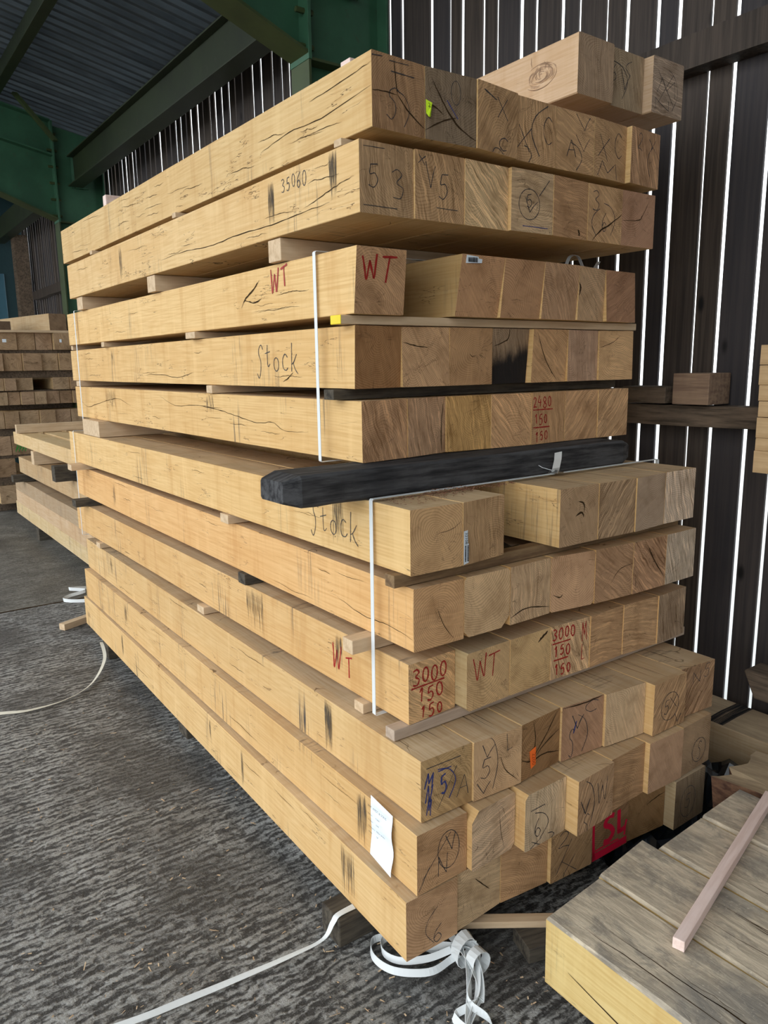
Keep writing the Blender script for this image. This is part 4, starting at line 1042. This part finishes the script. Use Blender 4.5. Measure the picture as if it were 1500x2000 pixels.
# coil of strapping knotted beneath the near corner
cb = empty('strapping_coil', (.98, 1.2, 0)); tag(cb, 'knotted coil of white strapping on the floor under the near corner', 'strap coil')
def coil(pts, wd, lean, nm='strap_loop'):
    q = catmull([(a-.98, b-1.2, c) for a, b, c in pts], 7)
    o = band(nm, q, wd, lean, M['strap'], cb)
coil([(1.0, 1.20, .02), (.955, 1.30, .012), (.905, 1.33, .012), (.872, 1.285, .014), (.885, 1.22, .016), (.945, 1.165, .02), (1.0, 1.155, .03), (1.02, 1.15, .04)], .017, lambda t: Vector((.3, .3, 1)))
coil([(1.02, 1.21, .035), (.97, 1.29, .022), (.92, 1.31, .018), (.895, 1.275, .02), (.91, 1.23, .022), (.96, 1.19, .03), (1.01, 1.165, .045)], .016, lambda t: Vector((.2, .5, 1)))
coil([(1.03, 1.16, .045), (.99, 1.21, .035), (.95, 1.245, .024), (.935, 1.27, .018), (.96, 1.29, .02), (1.04, 1.28, .02)], .018, lambda t: Vector((0, 1, .8)))
coil([(1.03, 1.16, .05), (1.035, 1.20, .05), (1.05, 1.25, .035), (1.03, 1.29, .02)], .016, lambda t: Vector((1, 0, .5)))
for k in range(5):
    a = k*1.3
    coil([(1.03+.012*math.cos(a), 1.165+.012*math.sin(a), .05), (1.035+.02*math.cos(a+1), 1.13, .055), (1.01+.018*math.cos(a+2), 1.085, .045), (.975+.02*math.cos(a+3), 1.045+.01*math.sin(a), .03), (.94+.03*math.cos(a*1.7), .995+.012*k, .014), (.90+.05*math.cos(a), .945+.01*k, .008)], .016, (lambda a_: (lambda t: Vector((math.cos(a_+t*2), math.sin(a_+t*2)*.4, .8))))(a))
ring = [(1.035-.98+.026*math.cos(t), 1.10-1.2+.01*math.sin(t)*.3, .05+.024*math.sin(t)) for t in [i*2*math.pi/16 for i in range(17)]]
band('strap_knot', ring, .026, (0, 1, 0), M['strap'], cb)
ring = [(1.032-.98+.028*math.cos(t), 1.145-1.2+.02*math.sin(t)*.4, .05+.026*math.sin(t+.5)) for t in [i*2*math.pi/16 for i in range(17)]]
band('strap_knot', ring, .03, (.2, 1, .1), M['strap'], cb)
# crumpled strapping behind the stack's far end
tag(band('floor_strap', catmull([(1.15, 4.60, .01), (1.03, 4.66, .012), (.985, 4.72, .015), (1.03, 4.76, .02), (1.13, 4.78, .03), (1.05, 4.85, .04), (1.16, 4.88, .02)], 8), .02, (0, .6, 1), M['strap']), 'crumpled white strapping on the floor beyond the stack', 'strap')
# small lath lying at the far end
bm = bmesh.new(); box(bm, 0, .45, 0, .045, 0, .035, 0, .002)
tag(link('wood_offcut', bm, M['lath'], None, (.862, 4.17, .0005), .42), 'pale square offcut on the floor beside the stack, far end', 'offcut')
bm = bmesh.new(); box(bm, 0, .30, 0, .03, 0, .018, 0, .002)
tag(link('wood_offcut', bm, M['lath'], None, (1.06, 1.215, .04), -.62), 'thin pale lath between the bottom layer and the foreground baulks', 'offcut')
bm = bmesh.new(); box(bm, 0, .12, 0, .08, 0, .0395, 0, .002)
tag(link('wood_offcut', bm, M['oldbearer'], None, (1.16, 1.06, .0), -.3), 'dark scrap block on the floor under the thin pale lath', 'offcut')
bm = bmesh.new(); box(bm, 0, .07, 0, .004, 0, .018, 0, .001)
tag(link('wood_chip', bm, M['strap'], None, (.78, .955, .0005), .2), 'white scrap on the floor at the bottom edge of the photo', 'scrap')

# scattered chips and sawdust
bm = bmesh.new()
for i in range(420):
    if i < 300: x, y = rnd.uniform(.2, 1.15), rnd.uniform(.95, 3.2); z = .004
    else: x, y = rnd.uniform(.2, 1.2), rnd.uniform(.95, 1.6); z = .004
    a = rnd.uniform(0, 3.14); l_ = rnd.uniform(.002, .006)*(2.2 if rnd.random() < .08 else 1); w_ = rnd.uniform(.0006, .0018)
    c_, s_ = math.cos(a), math.sin(a)
    bm.faces.new([bm.verts.new((x+c_*u*l_-s_*v*w_, y+s_*u*l_+c_*v*w_, z+rnd.uniform(0, .002))) for u, v in ((-1, -1), (1, -1), (1, 1), (-1, 1))])
o = link('wood_chips', bm, M['lath']); tag(o, 'tiny pale wood chips scattered over the ribbed floor', 'debris'); o['kind'] = 'stuff'
bm = bmesh.new()
for i in range(420):
    t = rnd.random(); x = 1.0+.42*t; y = 1.40-rnd.random()**2*.09*(1.2-t); z = 1.0775+rnd.uniform(0, .003)
    if rnd.random() < .3: x = 1.12+rnd.random()*.14; y = 1.385+rnd.uniform(-.02, .02); z += rnd.random()*.008
    a = rnd.uniform(0, 3.14); l_ = rnd.uniform(.001, .005); w_ = rnd.uniform(.0006, .0018); c_, s_ = math.cos(a), math.sin(a)
    bm.faces.new([bm.verts.new((x+c_*u*l_-s_*v*w_, y+s_*u*l_+c_*v*w_, z+v*u*.0006)) for u, v in ((-1, -1), (1, -1), (1, 1), (-1, 1))])
o = link('bark_crumbs', bm, plain('bark_crumb_brown', (.22, .10, .06, 1), .9, .1)); tag(o, 'reddish bark crumbs lying along the dark weathered bearer', 'debris'); o['kind'] = 'stuff'

# ---------------------------------------------------------------- foreground baulks, lower right
FG = 'weathered baulks in the foreground'
fgl = ['golden-sided baulk with weathered grey top, nearest the camera', 'weathered grey baulk second from the camera, under the pink lath', 'weathered baulk third from the camera in the lower right stack', 'weathered baulk fourth from the camera in the lower right stack']
for i, (x0, wd, ye) in enumerate(((1.088, .194, .946), (1.287, .191, .972), (1.484, .193, .946), (1.682, .198, .958))):
    L1 = 1.5
    bm, endp, leftp = beam_mesh(wd, .165, L1, (0, 0, 0, 0), .007, (0, 0, 0, .0), jit=.0015, nseg=16, topmat=2)
    # grain object's near end lies behind the camera's view, the far end is the one seen
    for v in bm.verts:
        if v.co.y > L1-.01: v.co.y += rnd.uniform(-.004, .004)+.012*(v.co.x/wd)
    cl = auto_checks(L1, 7, 0, .15, .9, .7)
    for pts, w2 in cl+[([(1.44, .45), (1.36, .36), (1.27, .27), (1.18, .24), (1.05, .16)], .004)]:
        ribbon2(bm, catmull([(a, b*.165) for a, b in pts], 4), w2, leftp, 3, taper=True)
    for k in range(6):
        xx = wd*rnd.uniform(.1, .9); yy = L1-rnd.uniform(.0, .4); ln = rnd.uniform(.15, .5)
        q = [(xx+rnd.uniform(-.003, .003)+j*.0012, yy-ln*j/7) for j in range(8)]
        ribbon2(bm, q, rnd.uniform(.001, .0028), lambda a, b: (a, b, .1661), 3, taper=True)
    ob = link('oak_baulk', bm, [M['side'], M['end'], M['greytop'], M['crack']], None, (x0, ye-L1, .070), 0)
    tag(ob, fgl[i], 'beam', FG); props(ob, (.66, .50, .22), (.45, .33, .2), .07, .05, .3, .8, .35, .4, .5)
# chunk with a rough bark edge behind them
def chunk(name, x0, y0, z0, wd, ln, h_, rz, lab, seed, mats):
    r_ = random.Random(seed); bm = bmesh.new()
    nx, ny = 8, 12; grid = {}
    for i in range(nx+1):
        for j in range(ny+1):
            x = wd*i/nx; y = ln*j/ny
            e = 1 if j == ny else 0
            yy_ = y+(r_.uniform(-.018, .012) if e else 0)
            grid[i, j, 1] = bm.verts.new((x+(r_.uniform(-.004, .004)), yy_, h_-(.022 if j == ny else .006 if j == ny-1 else 0)*r_.uniform(.6, 1.2)))
            grid[i, j, 0] = bm.verts.new((x+(r_.uniform(-.004, .004)), yy_-(.02 if e else 0), 0))
    for i in range(nx):
        for j in range(ny):
            f = bm.faces.new((grid[i, j, 1], grid[i+1, j, 1], grid[i+1, j+1, 1], grid[i, j+1, 1])); f.material_index = 1
            bm.faces.new((grid[i, j, 0], grid[i, j+1, 0], grid[i+1, j+1, 0], grid[i+1, j, 0]))
    for j in range(ny):
        bm.faces.new((grid[0, j, 0], grid[0, j, 1], grid[0, j+1, 1], grid[0, j+1, 0])).material_index = 2
        bm.faces.new((grid[nx, j, 0], grid[nx, j+1, 0], grid[nx, j+1, 1], grid[nx, j, 1]))
    for i in range(nx):
        bm.faces.new((grid[i, 0, 0], grid[i+1, 0, 0], grid[i+1, 0, 1], grid[i, 0, 1]))
        f = bm.faces.new((grid[i, ny, 0], grid[i, ny, 1], grid[i+1, ny, 1], grid[i+1, ny, 0])); f.material_index = 2
    bmesh.ops.recalc_face_normals(bm, faces=bm.faces[:])
    o = link(name, bm, mats, None, (x0, y0, z0), rz); tag(o, lab, 'beam'); props(o, (.52, .38, .2), (.4, .28, .16)); return o
bark = rough_wood('rough_bark_edge', (.22, .12, .07, 1), (.07, .035, .025, 1), .9, (20, 20, 60))
tanwood = rough_wood('tan_weathered_top', (.50, .38, .24, 1), (.34, .25, .16, 1), .85, (40, 5, 40))
chunk('rough_baulk', 1.892, -.35, .07, .24, 1.40, .172, 0, 'rough baulk with bark-edged broken end behind the grey baulks', 3, [M['side'], tanwood, bark])
# bearers under the foreground stack
for y, lab in ((.62, 'floor bearer under the foreground baulks, far one'), (-.3, 'floor bearer under the foreground baulks, near one')):
    bm = bmesh.new(); box(bm, 0, 1.02, 0, .09, 0, .0695, 0, .003)
    tag(link('floor_bearer', bm, M['oldbearer'], None, (1.12, y, .0005)), lab, 'bearer')
# pinkish planed lath lying across the tops
p0 = Vector((1.225, .728, .2365)); p1 = Vector((1.884, .8894, .2365))
d = (p1-p0); bm = bmesh.new(); box(bm, -.012, .012, 0, d.length, 0, .024, 0, .0015)
o = link('planed_lath', bm, M['lath_pink'], None, p0, math.atan2(-d.x, d.y)); tag(o, 'long pinkish planed lath lying across the foreground baulks', 'lath')

# crumpled black sheet behind
bm = bmesh.new(); n = 22; g = {}
for i in range(n+1):
    for j in range(n+1):
        x = 1.55+.62*i/n; y = 1.085+.42*j/n; e_ = math.sin(i*.9+j*.6)*.018+math.sin(i*1.7-j*1.1)*.014+rnd.uniform(-.006, .006)
        g[i, j] = bm.verts.new((x+rnd.uniform(-.008, .008), y, max(.002, .030+e_+(.10*max(0, (i/n-.72)/.28)))))
for i in range(n):
    for j in range(n): bm.faces.new((g[i, j], g[i+1, j], g[i+1, j+1], g[i, j+1]))
for v in list(bm.verts):
    if 1.62 < v.co.x < 1.97 and v.co.y > 1.06: v.co.z = min(v.co.z, .055)
tag(link('plastic_sheet', bm, M['plastic']), 'crumpled black plastic sheet on the floor right of the stack', 'sheet')

# low stack against the wall
for k, (x0, z0, wd, lab) in enumerate(((2.245, .050, .20, 'wide pale beam with a black strap mark by the slatted wall'),)):
    bm, endp, leftp = beam_mesh(wd, .150, 2.6, (0, 0, 0, 0), .003, topmat=3)
    ob = link('squared_timber', bm, [M['side'], M['end'], M['crack'], tanwood], None, (x0, -.2, z0), -.0)
    tag(ob, lab, 'beam'); props(ob, (.40, .30, .19), (.4, .3, .2), .1, .05, .3, .8, .2, .2, .4)
    bm = bmesh.new()
    for i in range(12):
        y = 1.235+.06*i/12+.2; ribbon2(bm, [(.003, y), (.1, y+.004), (.197, y+.002)], rnd.uniform(.002, .005), lambda a, b: (a, b, .1507), jit=.5)
    link('stain_streak', bm, M['char'], ob)['label'] = 'black strap mark across the top'
for y in (.1, 1.2, 2.2):
    bm = bmesh.new(); box(bm, 0, .21, 0, .07, 0, .0495, 0, .003)
    tag(link('floor_bearer', bm, M['oldbearer'], None, (2.24, y, .0)), 'short floor bearer under the wide pale beam by the wall, %s' % {.1: 'nearest', 1.2: 'middle', 2.2: 'farthest'}[y], 'bearer')

# brown timber end and the boards stacked at the right edge
bm = bmesh.new(); box(bm, 0, .10, -1.4, 0, 0, .085, 0, .005)
for v in bm.verts:
    if v.co.y > -.02 and v.co.z < .03: v.co.y -= .035
tag(link('old_timber', bm, M['oldbearer_y'], None, (2.225, 1.165, .34)), 'brown old beam with cut-back end poking in at the right edge', 'beam')
bm = bmesh.new(); box(bm, 0, .09, 0, .07, 0, .139, 0, .003)
tag(link('packing_block', bm, M['oldbearer'], None, (2.25, .35, .2005)), 'packing block under the brown old beam', 'block')
for i, y in enumerate((.1, .85)):
    bm = bmesh.new(); box(bm, 0, .07, 0, .07, 0, .60, 0, .003)
    tag(link('trestle_post', bm, M['oldbearer_y'], None, (2.24, y-.2, .4255)), 'upright timber carrying the light boards, %s one' % ('near' if i == 0 else 'far'), 'post')
bm = bmesh.new(); box(bm, 0, .11, 0, .94, 0, .025, 0, .002)
tag(link('trestle_rail', bm, M['oldbearer_y'], None, (2.235, -.15, 1.0257)), 'rail carrying the pile of light boards at the right edge', 'rail')
zb = 1.051
for i, h_ in enumerate((.067, .037, .062, .048, .046, .058, .058)):
    bm, endp, leftp = beam_mesh(.10, h_-.0012, 1.3, jit=.0006, nseg=4, ch=.0015)
    ob = link('light_board', bm, [M['sawn'], M['sawn']], None, (2.22, -.115+rnd.uniform(-.004, .004), zb))
    nth = ['bottom', 'second from bottom', 'third from bottom', 'middle', 'third from top', 'second from top', 'top'][i]
    tag(ob, 'light orange board, %s of the pile at the right edge' % nth if nth in ('bottom', 'middle', 'top') else 'light orange board, %s in the pile at the right edge' % nth, 'board', 'light boards piled at the right edge')
    zb += h_
# blocks resting on the wall rail
for y0, y1, h_, x0, lab in ((1.43, 1.565, .105, 2.36, 'square block resting on the wall rail, in front of the slats'), (1.60, 1.78, .058, 2.37, 'flat brown block on the wall rail beside the stack')):
    bm = bmesh.new(); box(bm, 0, 2.49-x0, 0, y1-y0, 0, h_, 0, .003)
    tag(link('wood_block', bm, M['oldbearer_y'] if h_ < .08 else rough_wood('brown_block', (.30, .20, .13, 1), (.16, .10, .07, 1)), None, (x0, y0, 1.237)), lab, 'block')

# ---------------------------------------------------------------- lower stack behind, left
MG = 'beams in the lower stack behind'
L3 = [(.100, .1175, (.60, .47, .28), 'bottom layer', 7.52, 1.250), (.218, .1175, (.55, .40, .26), 'second layer from floor', 7.45, 1.246), (.336, .1165, (.40, .30, .20), 'third layer from floor', 7.40, 1.240),
      (.512, .138, (.50, .36, .21), 'fourth layer from floor', 7.20, 1.252), (.757, .107, (.68, .50, .28), 'top layer', 7.25, 1.240)]
for z0, h_, tn, nm, ye, x0 in L3:
    y0 = 4.45
    for i in range(5):
        wd = .150; x = x0+i*(.153 if nm != 'top layer' else .19)
        bm, endp, leftp = beam_mesh(wd, h_-.0035, ye-y0+rnd.uniform(-.05, .02)*(i > 0), jit=.001, wane=(.0, 0, .0, 0))
        ob = link('squared_timber', bm, [M['side'], M['end'], M['crack']], None, (x, y0, z0))
        tag(ob, 'beam in the lower stack behind, %s, %s' % (nm, ['outermost left', 'second from left', 'third from left', 'fourth from left', 'rightmost'][i]), 'beam', MG)
        props(ob, tn, (.4, .28, .17), .07, .05, .3, .8, .9, .5, .5)
for x, y, z0, z1, xa, m_, lab in ((1.15, 6.95, .4535, .5115, 2.0, 'oldbearer', 'grey stick above the third layer of the lower stack behind'),
        (1.22, 6.4, .651, .7565, 2.0, 'lath', 'pale block under the top layer of the lower stack, far end'), (1.13, 5.30, .651, .7565, 2.0, 'oldbearer', 'dark end-on timber under the top layer of the lower stack'),
        (1.2, 4.7, .4535, .5115, 2.0, 'oldbearer', 'stick above the third layer, hidden end of lower stack')):
    bm = bmesh.new(); box(bm, 0, xa-x, 0, .09, 0, z1-z0, 0, .003)
    tag(link('sticker', bm, M[m_], None, (x, y, z0)), lab, 'spacer', 'stickers in the lower stack behind')
bm = bmesh.new(); box(bm, 0, 1.0, 0, .05, 0, .072, 0, .003)
tag(link('pale_batten', bm, M['lath'], None, (1.215, 6.95, .8645), .0), 'pale batten lying across the top of the lower stack behind', 'batten')
for y in (4.9, 6.6):
    bm = bmesh.new(); box(bm, 0, .82, 0, .1, 0, .0995, 0, .003)
    tag(link('floor_bearer', bm, M['oldbearer'], None, (1.24, y, .0)), 'floor bearer under the lower stack behind, %s' % ('near' if y < 5 else 'far'), 'bearer')
bm = bmesh.new(); box(bm, 0, .18, 0, .03, 0, .02, 0, .002)
o = link('wood_offcut', bm, M['lath'], None, (1.14, 6.9, .512), 0); o.rotation_euler = (0, -1.0, 0); bpy.data.objects.remove(o)

# ---------------------------------------------------------------- far stack of beam ends
FGp = 'beam ends in the far stack'
rows_f = [(1.575, 1.735, 'top layer', [1.30, 1.49, 1.655, 1.81, 1.97, 2.13]), (1.379, 1.543, 'second layer from top', [1.18, 1.345, 1.515, 1.685, 1.845, 2.0, 2.16]),
          (1.194, 1.311, 'third layer from top', [1.18, 1.335, 1.44, 1.60, None, 1.77, 1.93, 2.07]), (1.057, 1.179, 'fourth layer from top', [1.215, 1.36, 1.47, 1.59, 1.70, 1.83, 1.95, 2.08]),
          (.836, .998, 'fifth layer from top', [1.16, 1.31, 1.44, 1.62, 1.77, 1.92, 2.08]), (.578, .762, 'sixth layer from top', [1.16, 1.35, 1.52, 1.70, 1.87, 2.04]),
          (.370, .545, 'second layer from floor', [1.0, 1.19, 1.37]), (.110, .287, 'bottom layer', [1.2, 1.385, None, 1.40, 1.56, 1.72])]
rows_f[4] = (.836, .998, 'fifth layer from top', [1.16, 1.31, 1.44, 1.625, 1.77, 1.92, 2.08])
for z0, z1, nm, xs in rows_f:
    k = 0
    for a, b in zip(xs, xs[1:]):
        if a is None or b is None: continue
        k += 1; y0 = 8.0+rnd.uniform(-.04, .04)
        bm, endp, leftp = beam_mesh(b-a-.006, z1-z0, 3.4, jit=.001, nseg=3, ch=.004)
        ob = link('squared_timber', bm, [M['side'], M['end'], M['crack']], None, (a, y0, z0))
        tag(ob, 'beam end in far stack, %s, number %s from left' % (nm, ['one', 'two', 'three', 'four', 'five', 'six', 'seven'][k-1]), 'beam', FGp)
        c = rnd.choice(((.44, .30, .19), (.40, .27, .16), (.36, .24, .145), (.48, .34, .21)))
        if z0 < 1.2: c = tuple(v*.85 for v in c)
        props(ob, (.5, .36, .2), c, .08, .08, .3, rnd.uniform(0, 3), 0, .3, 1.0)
        if nm == 'top layer' and k in (1, 4):
            bm = bmesh.new(); box(bm, .06 if k == 1 else .05, .095 if k == 1 else .07, -.003, -.001, .07, .10, 0)
            link('paper_label', bm, M['paper'], ob)['label'] = 'small white label'
        if nm == 'sixth layer from top' and k == 2:
            bm = bmesh.new()
            for q in range(7): ribbon2(bm, [(.03+q*.014, .03+.02*(q % 2)), (.05+q*.014, .09), (.035+q*.014, .15)], .007, lambda a_, b_: (a_, -.002, b_))
            link('crayon_marking', bm, M['green_mark'], ob)['label'] = 'green crayon scribble'
for z0, z1, nm in ((1.5435, 1.5745, 'under its top layer'), (1.3115, 1.3785, 'under its second layer'), (1.1795, 1.1935, 'under its third layer'), (.9985, 1.0565, 'under its fourth layer'), (.7625, .8355, 'under its fifth layer'), (.5455, .5775, 'under its sixth layer'), (.2875, .3695, 'above its bottom layer'), (0, .1095, 'on the floor')):
    bm = bmesh.new(); box(bm, 0, 1.1, 0, .09, 0, z1-z0, 0, .003)
    y_ = 8.05 if nm not in ('under its fourth layer', 'on the floor') else 8.3
    tag(link('sticker', bm, M['oldbearer_y'], None, (1.1, y_, z0)), 'stick across the front of the far stack, %s' % nm, 'spacer', 'stickers in the far stack')
    bm = bmesh.new(); box(bm, 0, 1.1, 0, .09, 0, z1-z0, 0, .003)
    tag(link('sticker', bm, M['oldbearer_y'], None, (1.1, 10.6, z0)), 'stick at the back of the far stack, %s' % nm, 'spacer', 'stickers in the far stack')
bm = bmesh.new(); box(bm, 0, .95, 0, .12, 0, .022, 0, .002)
tag(link('cover_board', bm, M['lath'], None, (1.25, 7.97, 1.7358)), 'thin pale board along the top front of the far stack', 'board')
bm, endp, leftp = beam_mesh(.17, .16, 1.9, ch=.003)
ob = link('squared_timber', bm, [M['side'], M['end'], M['crack']], None, (1.79, 8.0, 1.7590), .22)
tag(ob, 'skewed oak beam lying on top of the far stack', 'beam'); props(ob, (.50, .37, .22), (.27, .18, .11), .08, .06, .2, .8, 0, .3, .6)
bm, endp, leftp = beam_mesh(.16, .09, .5, ch=.003)
ob = link('squared_timber', bm, [M['side'], M['end'], M['crack']], None, (1.32, 8.2, 1.7590), .0)
tag(ob, 'short dark beam end on top of the far stack, left', 'beam'); props(ob, (.30, .22, .14), (.16, .11, .075), .08, .06, .2, .8, 0, .3, .6)

# black scrap in the gap of the sixth layer
bm = bmesh.new(); g = {}
for i in range(9):
    for j in range(7):
        g[i, j] = bm.verts.new((.125*i/8, .14*j/6, .006+.012*abs(math.sin(i*1.3+j*.9))+rnd.uniform(0, .004)))
for i in range(8):
    for j in range(6): bm.faces.new((g[i, j], g[i+1, j], g[i+1, j+1], g[i, j+1]))
tag(link('plastic_scrap', bm, M['plastic'], None, (1.290, 1.345, .8965)), 'black plastic scrap lying in the gap of the sixth full layer', 'scrap')
